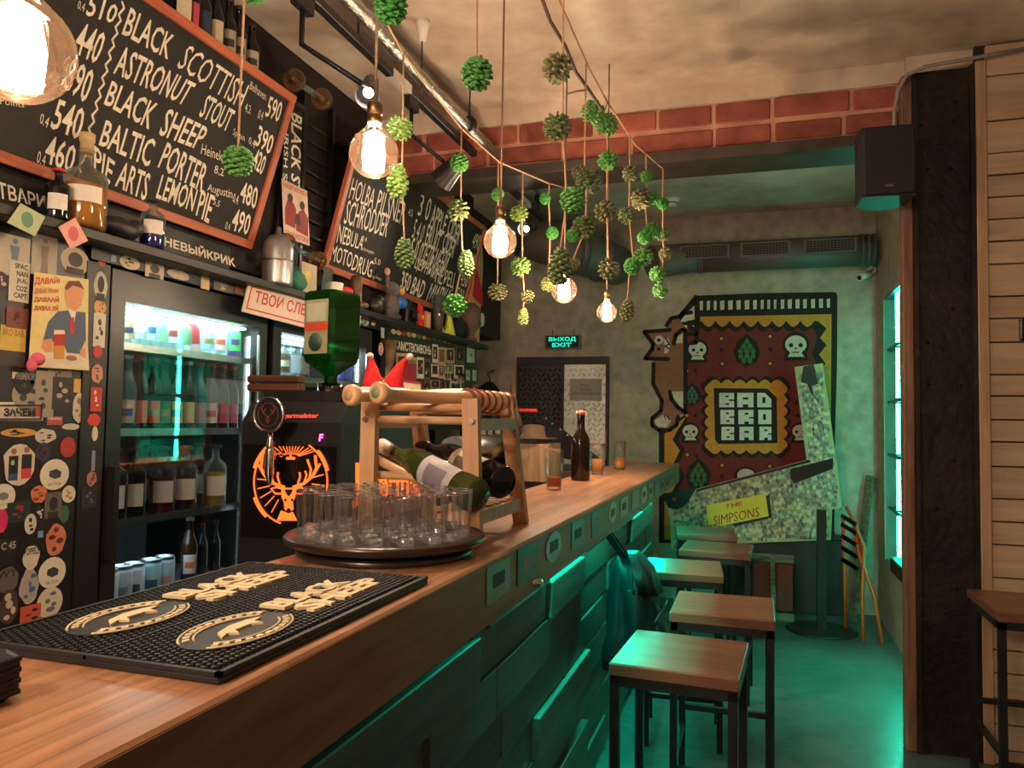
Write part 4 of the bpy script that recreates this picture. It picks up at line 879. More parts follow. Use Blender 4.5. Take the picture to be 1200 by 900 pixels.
light('fridge_can_lamp', 'AREA', (-2.1,2.25,.98), .4, (.55,.8,1), sx=.1, sy=.4)
def bottle(name, label, loc, h, r, gm, cap=None, lab=None, lab2=None, group=None, liquid=None, sh_='long', labz=(.12,.42)):
    t = thing(name, label, 'bottle', loc, random.uniform(-.3,.3), group)
    if sh_ == 'long': P = [(0,0),(r*.92,0),(r,.01),(r,h*.56),(r*.86,h*.64),(r*.42,h*.78),(r*.38,h*.95),(r*.44,h*.955),(r*.44,h),(0,h)]
    elif sh_ == 'jug': P = [(0,0),(r*.93,0),(r,.012),(r,h*.62),(r*.9,h*.7),(r*.34,h*.79),(r*.3,h*.97),(r*.36,h*.975),(r*.36,h),(0,h)]
    else: P = [(0,0),(r*.9,0),(r,.006),(r,h*.93),(r*.86,h*.97),(r*.86,h),(0,h)]
    MB().lathe(P,16).build('glass_body' if sh_ != 'can' else 'can_body', gm, t)
    if liquid: MB().lathe([(0,.006),(r*.9,.006),(r*.9,h*.55),(0,h*.55)],14).build('liquid', liquid, t)
    if cap and sh_ == 'can': MB().lathe([(r*.99,-.006),(r*.92,.003),(r*.9,.005),(r*.84,.003),(r*.82,-.001),(0,-.001)],16,o=(0,0,h)).build('lid', cap, t)
    elif cap: MB().lathe([(r*.5,0),(r*.52,h*.05),(r*.4,h*.06),(0,h*.06)],12,o=(0,0,h*.955)).build('cap', cap, t)
    if lab is not None:
        a, b = labz; m = MB(); n = 9; span = .8
        R_ = r+.0008; vs_ = []; rz = -t.rotation_euler.z - .75
        for i in range(n):
            q = rz-span+2*span*i/(n-1)
            for z in (h*a,h*b): vs_.append((R_*math.cos(q),R_*math.sin(q),z))
        m.add(vs_, [(2*i,2*i+2,2*i+3,2*i+1) for i in range(n-1)], True); m.build('label', lab, t)
        if lab2 is not None:
            m = MB(); R_ = r+.0014; vs_ = []
            for i in range(n):
                q = rz-span*.7+1.4*span*i/(n-1)
                for z in (h*(a+(b-a)*.3),h*(a+(b-a)*.62)): vs_.append((R_*math.cos(q),R_*math.sin(q),z))
            m.add(vs_, [(2*i,2*i+2,2*i+3,2*i+1) for i in range(n-1)], True); m.build('label_print', lab2, t)
    return t
BROWN = mat('brown_bottle_glass', (.035,.014,.006), .08, var=.1); GRNB = mat('green_bottle_glass', (.01,.07,.03), .08, var=.1); DARKB = mat('black_bottle_glass', (.008,.008,.008), .08)
CLR = glass('bottle_glass', (.9,.96,.95), .08, .7, .03, .12, (.7,.9,.9)); BLUEB = mat('blue_bottle_glass', (.01,.12,.16), .08)
def fpos(px, x=-2.13): return on(px, 500, 0, x).y
# top shelf: jars and clear bottles
top = [(145,30,'clear jar with a cream paper label',CLR,(206,190,150),(60,60,90),'can'),(160,36,'clear bottle with a pale label',CLR,(190,220,216),None,'jug'),(172,36,'clear bottle with a round blue label',CLR,(214,232,240),(70,120,190),'jug'),(184,34,'slim pale green bottle',CLR,(150,210,170),None,'long'),(198,36,'clear bottle with a round red and white label',CLR,(220,226,226),(170,60,60),'jug'),(212,34,'pale bottle with a green label',CLR,(120,190,140),None,'long'),(222,42,'tall can striped in red and white',flat((224,214,214)),(190,50,60),None,'can'),(240,32,'glass with a pale blue top',CLR,(160,210,220),(150,140,60),'can'),(254,34,'jar with a cream label and red band',CLR,(226,222,200),(196,90,70),'can'),(271,38,'purple can with green graffiti print',flat((70,50,120)),(70,200,90),(60,40,110),'can'),(289,36,'blue can with white print',flat((40,60,150)),(60,90,190),(220,226,240),'can'),(301,30,'small pale blue can',flat((120,170,190)),(160,200,214),None,'can')]
for i,(px,hh,lk,gm,lc,l2,shp) in enumerate(top):
    bottle('shelf_bottle' if shp != 'can' else 'shelf_can', '%s, %s from left on top fridge shelf' % (lk, ORD[i]), (-2.13,fpos(px),Z1-.0035), hh/350*1.6, .032 if shp == 'can' else .03, gm, None, flat(lc) if lc else None, flat(l2) if l2 else None, 'things on the top fridge shelf', None, shp, (.25,.72))
mid = [(131,'brown bottle with a pale neck label',BROWN,(190,190,186),(190,186,176),(90,110,140)),(148,'teal bottle with a blue and cream label',BLUEB,(170,190,200),(186,186,170),(50,100,160)),(163,'dark bottle with a red cap and orange label',DARKB,(206,70,56),(206,84,60),None),(178,'dark bottle with a red cap and red label',DARKB,(206,70,56),(206,76,50),(150,130,90)),(191,'dark bottle with a green cap and green label',DARKB,(60,130,80),(40,130,80),(160,140,90)),(205,'dark bottle with a cream cap and diamond label',DARKB,(206,196,140),(196,180,110),(60,40,40)),(219,'dark bottle with a cream label',DARKB,(206,200,160),(200,190,140),None),(232,'blue bottle with a red cap and mauve label',BLUEB,(200,90,80),(170,120,140),None),(246,'dark bottle with a red cap and white label',DARKB,(206,70,70),(206,200,200),(190,90,110)),(259,'dark bottle with a red cap and pink label',DARKB,(200,60,70),(190,80,110),None),(271,'dark bottle with a pink neck label',DARKB,(170,60,70),(200,110,140),None),(287,'dark bottle with a gold cap behind the reflections',DARKB,(190,150,70),(170,100,120),None),(301,'small dark bottle at the door edge',DARKB,(120,40,40),(120,60,80),None)]
for i,(px,lk,gm,cc_,lc,l2) in enumerate(mid):
    bottle('beer_bottle', '%s, %s from left on middle fridge shelf' % (lk, ORD[i]), (-2.12,fpos(px,-2.12),Z2-.0035), .27, .031, gm, flat(cc_,.35), flat(lc), flat(l2) if l2 else None, 'bottles on the middle fridge shelf')
low = [(136,'dark growler with a white label',DARKB,None),(158,'nearly black growler with a white label',DARKB,None),(193,'red growler with a white label',CLR,(120,20,36)),(219,'brown growler with a white label',CLR,(60,34,24)),(235,'orange growler half hidden behind its neighbours',CLR,(170,90,30)),(254,'yellow growler with a white label',CLR,(206,150,40)),(176,'dark red growler set further back',CLR,(90,14,26))]
for i,(px,lk,gm,lq) in enumerate(low):
    back = -.12 if i in (4,6) else 0
    bottle('growler', '%s on the lower fridge shelf' % lk, (-2.14+back,fpos(px,-2.14+back),Z3-.0035), .25, .047, gm, flat((60,58,56)), WHITE, None, 'growlers on the lower fridge shelf', mat('liquor_%d'%i, srgb(*lq), .25, var=.05) if lq else None, 'jug', (.18,.5))
# crate of cans low in the fridge, and bottles behind them
cans = [(125,'white can with blue script at left end',(206,214,224),(70,90,180)),(142,'white can with fine grey print',(200,206,214),(120,130,150)),(156,'white can with a dark pixel block',(214,222,232),(60,64,90)),(176,'pale green can with dark letters',(150,200,200),(40,90,100)),(192,'pale blue can with pink print',(170,206,220),(200,140,150))]
for i,(px,lk,c,l2) in enumerate(cans):
    p_ = on(px,690,0,-2.1); bottle('drink_can', '%s in the can row at the fridge bottom' % lk, (-2.1,p_.y,.735), .155, .036, flat(c,.3), STEEL, flat(c), flat(l2), 'cans at the fridge bottom', None, 'can', (.08,.88))
tag(MB().box(-2.2,-2.04,1.99,2.44,.69,.735).build('can_shelf', SHL), 'wire shelf under the row of cans in the fridge', 'shelf')
tag(MB().box(-2.56,-2.04,2.46,2.76,.69,.78).build('bottle_shelf', SHL), 'low fridge shelf right of the row of cans', 'shelf')
p_ = on(205,680,0,-2.1); bottle('beer_bottle','brown bottle with white and orange labels beside the cans',(-2.1,2.5,.78),.24,.03,BROWN,WHITE,flat((210,206,200)),flat((206,110,70)),None)
for k,y in enumerate((2.62,2.7)): bottle('sauce_bottle',('%s red capped dark bottle right of the cans' % ('nearer','farther')[k]),(-2.14,y,.78),.2,.024,DARKB,flat((160,30,36)),None,None,'red capped bottles low in the fridge')
# second fridge contents
f2 = [(330,'jar with a round brown label',CLR,(90,60,40),(206,196,160)),(342,'clear jar with pale label',CLR,(180,200,206),None),(352,'dark small jar',DARKB,(120,110,100),None),(393,'blue lit can',flat((40,60,120)),(60,90,160),None),(404,'deep blue can',flat((20,30,70)),(40,60,110),None)]
for i,(px,lk,gm,lc,l2) in enumerate(f2):
    bottle('shelf_jar','%s, %s from left on the second fridge top shelf'%(lk,ORD[i]),(-2.13,fpos(px,-2.13),1.5965),.16,.036,gm,flat((60,56,52)),flat(lc),flat(l2) if l2 else None,'things on the second fridge top shelf',None,'can',(.2,.75))
for i,px in enumerate((328,338,348,393,403)): bottle('beer_bottle','dark bottle, %s from left in the second fridge middle row'%ORD[i],(-2.12,fpos(px,-2.12),1.2765),.25,.03,DARKB,STEEL,flat((110,70,90)),None,'bottles in the second fridge')
# ================================================================= things on the long shelf
SZ = 1.975
def spx(px, py, x=-1.94): return V((x, on(px,py,0,x).y, SZ))
AMB = mat('amber_liquor', srgb(206,130,40), .2, var=.05); BLUL = mat('blue_liquor', srgb(30,30,120), .2, var=.05)
t = bottle('amber_bottle','round amber bottle with a cork and white label on the shelf', spx(98,265), .245,.062,CLR,None,WHITE,None,None,AMB,'jug',(.3,.5))
MB().lathe([(.019,0),(.019,.035),(.022,.036),(.022,.06),(0,.06)],12,o=(0,0,.235)).build('cork', flat((206,176,130)), t)
bottle('red_cap_bottle','small dark bottle with a red screw cap left of the amber bottle', spx(67,255), .155,.034,DARKB,flat((200,40,46)),WHITE,None,None,None,'jug',(.2,.5))
bottle('blue_bottle','deep blue bottle with a white label on the shelf', spx(178,290), .17,.04,CLR,flat((40,40,44)),WHITE,None,None,BLUL,'jug',(.28,.55))
t = thing('bird_skull_ornament','lumpy dark ornament lying between the amber and blue bottles','ornament', spx(136,278))
MB().ell((0,0,.035),(.05,.08,.035),12,8,wob=.12).build('body', BLACK, t); MB().ell((0,.07,.05),(.03,.035,.03),10,6,wob=.1).build('head', BLACK, t)
# silver domed canister
t = thing('silver_canister','silver domed canister standing on the shelf beside the gilt glass','canister', spx(325,330))
MB().lathe([(0,0),(.062,0),(.064,.01),(.064,.15),(.058,.185),(.04,.21),(.012,.222),(.01,.25),(.0,.256)],20).build('body', mat('dull_silver', (.42,.42,.43), .35, .8), t)
MB().lathe([(.066,.0),(.066,.008)],20,o=(0,0,.1)).build('band', STEEL, t)
t = thing('green_cloth','crumpled green cloth on the shelf below the canister','cloth', spx(347,338,-1.92)); MB().ell((0,0,.045),(.035,.06,.05),14,9,wob=.14).build('fold', flat((30,110,84)), t)
# glass dumbbell ornaments
GILT = glass('gilt_glass', (.95,.72,.45), .08, .7, .05, .07, (.7,.42,.2))
def dumb(name, label, a, b, r):
    m_ = (V(a)+V(b))/2; t = thing(name,label,'ornament',m_); d = (V(b)-V(a))/2; n = d.normalized()
    for s_ in (-1,1):
        MB().ell(d*s_,(r,r,r),14,10).build('glass_end', GILT, t); MB().ell(d*s_,(r*.3,r*.3,r*.3),10,8).build('core', BRASS, t)
    MB().cyl(-d,d,r*.28,n=10).build('glass_tube', CLR, t)
dumb('glass_tube_ornament','gilt glass tube with two round ends above the canister', on(335,285,0,-1.95), on(372,305,0,-1.95), .045)
dumb('wall_bulb_bracket','two clear globe bulbs on a bar high beside the first chalkboard', on(345,94,0,-1.95), on(377,116,0,-1.95), .05)
t = thing('framed_picture','small framed cartoon-like card leaning behind the shelf edge','picture', mat=Matrix.Translation(spx(362,345,-1.93)) @ FL(0).mat() )
MB().rect(-.06,.06,0,.14,-.012,0).build('frame', flat((196,170,140)), t); MB().rect(-.048,.048,.012,.128,0,.002).build('picture_sheet', flat((176,168,140)), t); MB().disc(-.01,.08,.022,.002,.003).build('print', flat((214,190,80)), t)
t = thing('clear_acrylic_stand','clear acrylic card stand beside the small picture','stand', mat=Matrix.Translation(spx(380,350,-1.93)) @ FL(0).mat()); MB().poly([(-.035,0),(.045,0),(.065,.15),(-.01,.15)],0,.006).build('pane', CLR, t)
t = thing('paper_roll','short white paper cup on the shelf left of the red flower','cup', spx(391,348)); MB().lathe([(.034,0),(.046,.09),(.044,.092),(.032,.004)],16).build('wall', WHITE, t)
t = thing('red_flower','red artificial flower head on the shelf','flower', spx(403,352,-1.93))
for k in range(9): a = k*2.4; MB().ell((.02*math.cos(a),.03*math.sin(a),.04+.012*(k%3)),(.025,.025,.022),8,6).build('petal', flat((206,36,56)), t)
t = thing('bronze_figurine','brown upright figurine on the shelf under the second chalkboard','figurine', spx(417,355))
MB().lathe([(0,0),(.04,0),(.042,.02),(.03,.03),(.03,.1),(.034,.14),(.026,.165),(0,.175)],14).ell((.02,.03,.02),(.03,.05,.02)).build('body', mat('bronze', srgb(96,72,48), .45, .3), t)
t = thing('black_toy','black lumpy toy between the figurine and the grey plush','toy', spx(440,360)); MB().ell((0,0,.045),(.04,.06,.045),12,8,wob=.08).ell((.0,.05,.08),(.025,.03,.03),10,7).build('body', BLACK, t)
t = thing('grey_plush','grey plush animal with a blue scarf on the shelf','plush toy', spx(458,365))
GR = mat('grey_plush_fur', srgb(92,88,90), .95, var=.2, scale=90, bump=.6)
MB().ell((0,0,.07),(.045,.06,.075),14,10).ell((.01,-.01,.16),(.04,.048,.045),14,10).ell((.0,-.05,.2),(.012,.014,.05)).ell((.0,.05,.02),(.03,.06,.02)).build('body', GR, t)
MB().ell((.0,-.055,.255),(.016,.02,.022)).build('ear_tip', flat((206,150,130)), t); MB().ell((.035,.055,.16),(.02,.03,.02)).build('muzzle', flat((220,160,60)), t); MB().ell((.03,.07,.1),(.03,.06,.035),10,7,wob=.05).build('scarf', flat((40,100,180)), t)
t = thing('camera_lens','black camera body with a round lens on the shelf','camera', spx(478,370)); MB().rbox(-.03,.02,-.05,.05,0,.1,.008).ell((0,-.02,.11),(.03,.035,.035)).build('body', BLACK, t); MB().cyl((.02,.01,.045),(.055,.02,.045),.035,.03,16).build('lens', DARKB, t); MB().cyl((.0555,.02,.045),(.056,.02,.045),.018,n=14).build('lens_glass', STEEL, t)
t = thing('red_toy','red plastic toy figure with a yellow patch on the shelf','toy', spx(492,378)); MB().rbox(-.02,.02,-.03,.03,0,.1,.008).ell((0,0,.11),(.02,.028,.03)).ell((0,-.02,.14),(.006,.006,.025)).build('body', flat((206,36,36)), t); MB().ell((.02,0,.06),(.006,.014,.016)).build('patch', flat((230,170,50)), t)
t = thing('orange_box','small orange framed card on the shelf','card', mat=Matrix.Translation(spx(502,380)) @ FL(0).mat()); MB().rect(-.04,.035,0,.11,-.01,0).build('card', flat((226,150,96)), t); MB().rect(-.028,.022,.015,.095,0,.001).build('print', flat((236,190,150)), t)
t = thing('tall_shot_glass','clear drinking glass with a red letter on the shelf','glass', spx(513,383)); MB().lathe([(.03,0),(.04,.24),(.037,.24),(.028,.008)],16).build('glass_wall', CLR, t); MB().lathe([(.03,.004),(.035,.12),(0,.12)],16).build('smoky_filling', flat((120,104,98)), t); MB().cbox((.038,0,.15),(.002,.03,.03)).build('letter_print', flat((190,40,60)), t)
t = thing('ring_ornament','white ring ornament standing beside the yellow cone','ornament', spx(521,388)); MB().tube([(0,.055*math.cos(a),.085+.075*math.sin(a)) for a in [k*math.pi/9 for k in range(18)]],.006,6,closed=True).build('ring', WHITE, t)
t = thing('yellow_cone','bright yellow-green paper cone on the shelf','cone', spx(526,392)); MB().lathe([(.045,0),(.006,.17),(0,.175)],14).build('paper', flat((206,220,40)), t)
t = thing('black_bag','black lumpy bag at the shelf end','bag', spx(538,395)); MB().ell((0,0,.07),(.05,.1,.07),14,9,wob=.07).build('bag_body', CLOTH, t)
t = thing('wooden_bust','dark wooden head bust at the far end of the shelf','bust', spx(551,402,-1.93))
BST = mat('walnut', srgb(96,76,60), .6, var=.2, stretch=(1,1,6)); MB().lathe([(0,0),(.05,0),(.05,.02),(.03,.035),(.032,.06),(.055,.09),(.07,.14),(.072,.2),(.06,.245),(.03,.27),(0,.275)],18).ell((.055,.02,.13),(.02,.015,.03)).build('head', BST, t)
t = thing('gnome_board','tall flat wooden gnome figure with a red cap at the shelf end','wooden figure', mat=Matrix.Translation(spx(556,400,-1.96)) @ FL(0).mat())
MB().poly([(-.14,.0),(.1,-.0),(.12,.28),(.16,.6),(.12,.82),(.0,.86),(-.02,.6),(-.1,.3)],-.02,0).build('board', wood('gnome_pine', srgb(196,140,92), srgb(220,170,120), .6, 'Y'), t)
MB().poly([(-.06,.34),(.15,.3),(.14,.4),(.0,.56)],0,.006).build('red_cap', flat((196,30,40)), t); MB().tube([(.04+.035*math.cos(a),.2+.05*math.sin(a),.004) for a in [k*math.pi/6 for k in range(7)]],.005).build('carved_arch', BST, t)
MB().poly([(.14,.14),(.2,.16),(.21,.22),(.18,.25),(.14,.24)],-.01,.0).build('paper_tag', WHITE, t)
# bottles on top of the first chalkboard
lb = [(214,34,'bottle with a cream neck label, leftmost above the chalkboard',(220,206,180)),(223,40,'bottle with a pink label',(206,70,90)),(237,44,'bottle with a dark blue label',(50,60,86)),(252,52,'bottle with a plain cream label',(206,190,160)),(267,62,'bottle with an arched white label',(170,160,146)),(279,68,'bottle with a striped arched label',(160,150,136)),(294,78,'short bottle with a square framed label, rightmost above the chalkboard',(176,166,150))]
ush = thing('upper_ledge','dark ledge above the first chalkboard carrying bottles','shelf',(0,0,0)); zu = 2.79
MB().box(-2.06,-1.9,1.2,2.9,zu-.02,zu).build('ledge_board', BLACK, ush)
for i,(px,py,lk,c) in enumerate(lb):
    y = on(px,py,0,-1.98).y; bottle('ledge_bottle', lk if 'above' in lk else lk+', %s from left on the upper ledge'%ORD[i], (-1.98,y,zu), .27 if i < 6 else .24,.034,DARKB,flat((40,36,34)),flat(c),flat((60,56,54)) if i > 3 else None,'bottles above the first chalkboard',None,'long',(.14,.5))
ld = thing('far_ledge','dark ledge with glass jars behind the second chalkboard','shelf',(0,0,0)); MB().box(-2.06,-1.92,3.4,5.2,2.8,2.82).build('ledge_board', BLACK, ld)
for i,px in enumerate((478,484,523,528)): bottle('ledge_jar','pale jar, %s from the left above the second chalkboard'%ORD[i],(-1.98,on(px,210,0,-1.98).y,2.82),.13,.03,flat((150,110,90)),None,flat((200,170,140)),None,'jars above the second chalkboard',None,'can')
# ================================================================= photo panel below the shelf end
fpn = FL(-1.99); pn = thing('photo_panel','dark panel under the shelf covered with snapshots and a hashtag sign','notice board', fr=fpn)
MB().rect(*[fpn.px(452,400)[0],5.35], 1.35,1.941,-.03,0).build('board', flat((36,44,38)), pn)
MB().text('#ХАМСТВОИВОНЬ', [fpn.px(459,410),fpn.px(505,417),fpn.px(505,406),fpn.px(459,398)],.001,.02).build('lettering', CHALK, pn)
def c6(x,y): return fpn.px(430+x/6, 320+y/6)
PH = [(205,560,300,755,0),(305,590,345,750,1),(348,590,398,740,2),(402,600,445,765,3),(458,500,498,630,2),(498,520,550,650,4),(552,525,615,635,0),(620,510,685,640,3),(450,640,500,730,2),(502,655,540,740,4),(545,640,605,705,1),(610,645,680,740,2),(540,705,590,750,4),(585,740,635,770,2),(640,700,680,770,0),(385,765,440,820,3),(445,750,512,820,0),(516,755,580,825,3),(582,770,665,825,2),(670,780,740,830,3),(690,500,765,660,5),(690,670,728,775,6),(735,668,775,780,6),(742,780,770,830,7)]
PC = [((176,150,120),(70,44,44)),((170,170,130),(110,130,90)),((214,206,190),(60,44,44)),((110,84,70),(40,30,30)),((190,160,120),(130,90,80)),((40,60,50),(190,196,180)),((60,70,62),(190,190,176)),((190,80,60),(120,40,40))]
for i,(x0,y0,x1,y1,k) in enumerate(PH):
    sk_ = lambda x: (x-430)*.0
    q = [c6(x0,y1),c6(x1,y1+4),c6(x1,y0+4),c6(x0,y0)]
    o = MB().poly(q,.0006+(i%3)*.0006,.001+(i%3)*.0006).build('photo', flat(PC[k][0]), pn); cx = sum(p[0] for p in q)/4; cy = sum(p[1] for p in q)/4
    MB().poly([(cx+(p[0]-cx)*.72,cy+.006+(p[1]-cy)*.66) for p in q],.001+(i%3)*.0006,.0015+(i%3)*.0006).build('photo_print', flat(PC[k][1]), o)
    rr = random.Random(i)
    for k_ in range(3): MB().poly(blob(cx+rr.uniform(-.02,.02),cy+rr.uniform(-.015,.02),.011,.013,8,i+k_),.0016+(i%3)*.0006,.0019+(i%3)*.0006).build('photo_detail', flat(rr.choice([(206,150,120),(190,60,60),(90,110,150),(220,200,180),(120,90,60)])), o)
for i in range(16):
    x = 150+i*36; y = 405+i*6.5; o = MB().poly(blob(*c6(x,y),.035,.016,9,i),.0005,.001).build('sticker', flat(random.choice([(196,150,110),(150,60,50),(90,120,110),(206,190,150),(170,120,60)])), pn)
for i,s_ in enumerate([(400,371,5,4,'r',(120,116,106),None,''),(410,374,6,7,'o',(206,176,130),(120,80,60),''),(420,376,4,6,'b',(200,190,170),None,''),(428,377,4,5,'o',(150,170,160),(60,70,70),''),(437,377,3,5,'o',(190,140,120),None,''),(448,390,2,6,'r',(200,190,170),None,''),(446,409,3,8,'b',(196,180,160),(170,60,60),'')]): sticker(sh, FL(-1.984), i, *s_)[0].matrix_local = FL(-1.984).mat()
# drinking horn on the post, small toys
t = thing('drinking_horn','brown curved drinking horn hung left of the photo panel','horn', on(452,420,0,-1.95)); MB().rings([(0,.06,.1),(0,.05,.02),(.02,.0,-.05),(.05,-.09,-.1)],[.035,.03,.02,.004],10).build('horn_body', mat('horn', srgb(110,84,60), .4), t)
t = thing('yellow_duck','tiny yellow toy on the box stack by the photo panel','toy', on(455,443,0,-1.93)); MB().ell((0,0,0),(.02,.022,.02)).ell((0,.01,.028),(.013,.014,.013)).build('body', flat((240,190,60)), t)
tag(MB().box(-1.985,-1.9,4.06,4.12,1.5,1.74).build('red_book', flat((150,40,50))), 'slim red and white book standing at the photo panel', 'book')
# lower back counter with the white banner
lc = thing('back_counter','low dark counter beneath the photo panel','counter',(0,0,0)); MB().box(-2.6,-1.9,3.8,5.35,.9,.95).build('top', BLACK, lc); MB().box(-2.58,-1.92,3.8,5.35,0,.9).build('base', BLACK, lc)
fbn = FL(-1.6); wb = thing('red_letter_banner','cream banner with a red edge and red letters behind the bats','banner', fr=fbn)
def c6b(x,y): return fbn.px(400+x/6, 420+y/6)
MB().poly([c6b(190,330),c6b(560,330),c6b(560,185),c6b(178,135)],-.004,0).build('cloth', flat((206,184,156)), wb); MB().poly([c6b(178,135),c6b(560,185),c6b(560,168),c6b(176,118)],-.004,.001).build('red_edge', flat((150,50,60)), wb)
MB().text('РЕВИНО', [c6b(240,250),c6b(520,262),c6b(520,212),c6b(236,200)],.002,.04).build('lettering', flat((170,50,50)), wb)
tag(MB().box(-1.64,-1.6,fbn.px(430,480)[0],fbn.px(494,480)[0],0,1.43).build('banner_crate', BLACK), 'dark crate holding up the cream banner', 'crate')
# working area far behind the bar
wk = thing('back_sink_unit','steel trough with a rounded lit edge far behind the bar','sink', (0,0,0)); xk=-1.35
yA, yB = on(540,520,0,xk).y, on(632,520,0,xk).y
MB().cyl((xk,yA-.1,1.27),(xk,yB,1.27),.07,n=20).build('rounded_edge', STEEL, wk); MB().box(xk-.2,xk+.05,yA-.1,yB,.9,1.2).build('basin', BLACKMET, wk); MB().box(xk-.19,xk+.0,yA-.1,yB,0,.9).build('base', BLACK, wk)
rowb = thing('bottle_rail','dark rail carrying a row of small bottles behind the rack','shelf',(0,0,0)); xr=-1.72; y0r,y1r = on(545,505,0,xr).y, on(604,505,0,xr).y
MB().box(xr-.05,xr+.05,y0r-.1,y1r+.1,1.28,1.3).build('rail_board', BLACK, rowb); MB().box(xr-.04,xr+.04,y0r-.08,y1r+.08,.0,1.28).build('rail_base', BLACK, rowb)
for i in range(8): bottle('small_bottle','small dark bottle with a pale label, %s from the left on the far rail'%ORD[i],(xr,y0r+(y1r-y0r)*i/7,1.3),.17,.032,DARKB,STEEL,flat((176,160,140)),None,'small bottles on the far rail')
t = thing('straw_hat_stack','brown felt hat lying on a wooden box behind the bar','hat', (-1.13,3.95,1.3)); MB().lathe([(.13,.03),(.12,.02),(.07,.03),(.06,.09),(.03,.1),(0,.1)],18).build('brim_and_crown', mat('brown_felt', srgb(84,66,50), .9, bump=.3), t); MB().tube([(-.05,-.03,.05),(-.1,-.02,.2),(-.12,.0,.32)],.014).build('strap', mat('brown_leather', srgb(80,58,44), .6), t)
t = thing('wooden_box','open wooden box with a green lit edge behind the bar','box', (-1.12,3.98,0)); MB().rbox(-.13,.1,-.12,.14,1.1,1.3,.004).build('box_side', wood('box_wood', srgb(130,104,76), srgb(170,140,104), .6, 'Z'), t); MB().box(-.12,.09,-.11,.13,0,1.1).build('stand', BLACK, t)
t = thing('red_screwdriver','red handled tool sticking out above the felt hat','tool', on(617,481,1,4.3)); MB().cyl((-.1,0,.0),(.065,0,0),.012,n=10).build('handle', flat((206,40,48)), t); MB().beam((-.1,0,0),(-.24,0,-.01),.02,.008).build('blade', STEEL, t); MB().beam((-.2,0,-.01),(-.2,0,-.3),.01,.01).build('holder', BLACKMET, t)
t = thing('black_apron','black leather sheath sloping down behind the beer glasses','sheath', (-1.1,4.62,1.18)); MB().poly([(-.2,.22),(-.12,.25),(.19,.02),(.18,-.02),(.05,-.0),(-.22,.05)],-.03,.03).build('sheath_body', CLOTH, t)
t.matrix_world = Matrix.Translation((-1.1,4.62,1.18)) @ FF(0).mat()
for k in range(7): MB().ell((-.14+k*.045+random.uniform(-.01,.01),.25-k*.033,.03),(.014,.014,.014),8,6).build('metal_stud', CHROME, t)
t2 = thing('prep_cabinet','dark low cabinet far behind the beer glasses','cabinet',(0,0,0)); MB().box(-1.26,-.92,4.45,5.1,0,1.13).build('body', BLACK, t2); MB().box(-1.05,-.9,4.2,4.44,.0,1.14).build('side_box', flat((60,34,36)), t2)
# ================================================================= track lights, pipe, pendant bulbs and pine cones
tr = thing('track_rail','black ceiling track rail running the length of the bar','track rail', (-1.475,0,2.88)); MB().rbox(-.018,.018,.6,5.3,-.018,.018,.003).build('rail', BLACKMET, tr)
MB().box(-.019,.019,2.87,3.05,-.0195,.0195).build('joint', flat((200,196,186)), tr); MB().box(-.019,.019,4.75,4.95,-.0195,.0195).build('joint', flat((200,196,186)), tr)
for y in (1.2,2.6,4.0,5.2): MB().box(-.004,.004,y-.004,y+.004,.018,CH-2.88).build('hanger', BLACKMET, tr)
FOIL = mat('crinkled_foil', (.5,.47,.43), .3, 1, var=.25, scale=60, bump=1.0)
pp = thing('foil_duct_pipe','crinkled silver pipe hung along the ceiling beside the track','pipe', (0,0,0))
pts = []; rr = []
for i in range(98):
    y = .8+i*.042; pts.append((-1.34+.02*math.sin(y*1.7)+(.04 if y > 4 else 0)*(y-4),y,2.885-.01*y*.6+.01*math.sin(y*3))); rr.append(.026+.003*(i%2)+random.uniform(-.0015,.0015))
MB().rings(pts,rr,10).build('pipe_body', FOIL, pp)
for y in (2.1,3.45,4.75): MB().cyl((-1.335,y-.012,2.865),(-1.335,y+.012,2.865),.037,n=12).build('clamp', BLACKMET, pp); MB().tube([(-1.335,y,2.9),(-1.335,y,CH)],.004).build('rod', BLACKMET, pp)
p = on(495,35,2,3.08); t = thing('ceiling_rose','small white cone ceiling rose with a thin cord beside the pipe','ceiling rose',(p.x,p.y,CH)); MB().lathe([(.014,-.09),(.03,-.02),(.032,0)],14).build('cup', WHITE, t); MB().tube([(0,0,-.09),(0,0,-.34)],.003).build('cord', BLACK, t)
def spot(label, px, py, dpt, target, on_, r=.045, L_=.11):
    p = at(px,py,dpt); t = thing('track_spotlight', label, 'spotlight', p, 0, 'black track spotlights'); d = (V(target)-p).normalized()
    MB().rings([-d*L_*.6,-d*L_*.5,d*0,d*L_*.6],[r*.45,r*.7,r*.8,r*1.05],18,caps=False).build('can', mat('spot_black', (.02,.018,.017), .35, .3), t)
    MB().cyl(-d*L_*.6,-d*L_*.58,r*.45,n=16).build('back_cap', BLACKMET, t)
    MB().cyl(d*L_*.3,d*L_*.31,r*.45,n=16).build('lamp', emit('spot_lamp', (1,.85,.7), 30) if on_ else flat((60,56,52)), t)
    top = V((-1.475,p.y-.02,2.862))-p; MB().tube([(0,0,0),(top.x,top.y,top.z*.5),top],.01).build('arm', BLACKMET, t); MB().cbox(top+V((0,0,-.03)),(.03,.1,.05)).build('adapter', BLACKMET, t)
    if on_: l = light('spot_light','SPOT',d*L_*.66,on_,(1,.8,.6),.03,parent=t,spot=1.5); l.rotation_euler = d.to_track_quat('-Z','Y').to_euler()
spot('lit black track spotlight directly above the second bulb', 433,104,2.55,(-.75,.95,1.15),14,.038)
spot('black bell-shaped track spotlight behind the green cone', 530,198,3.4,(-2.0,3.3,2.0),0,.055,.13)
spot('small lit track spotlight furthest along the rail', 620,268,4.6,(-1.7,3.0,2.2),8,.04,.1)
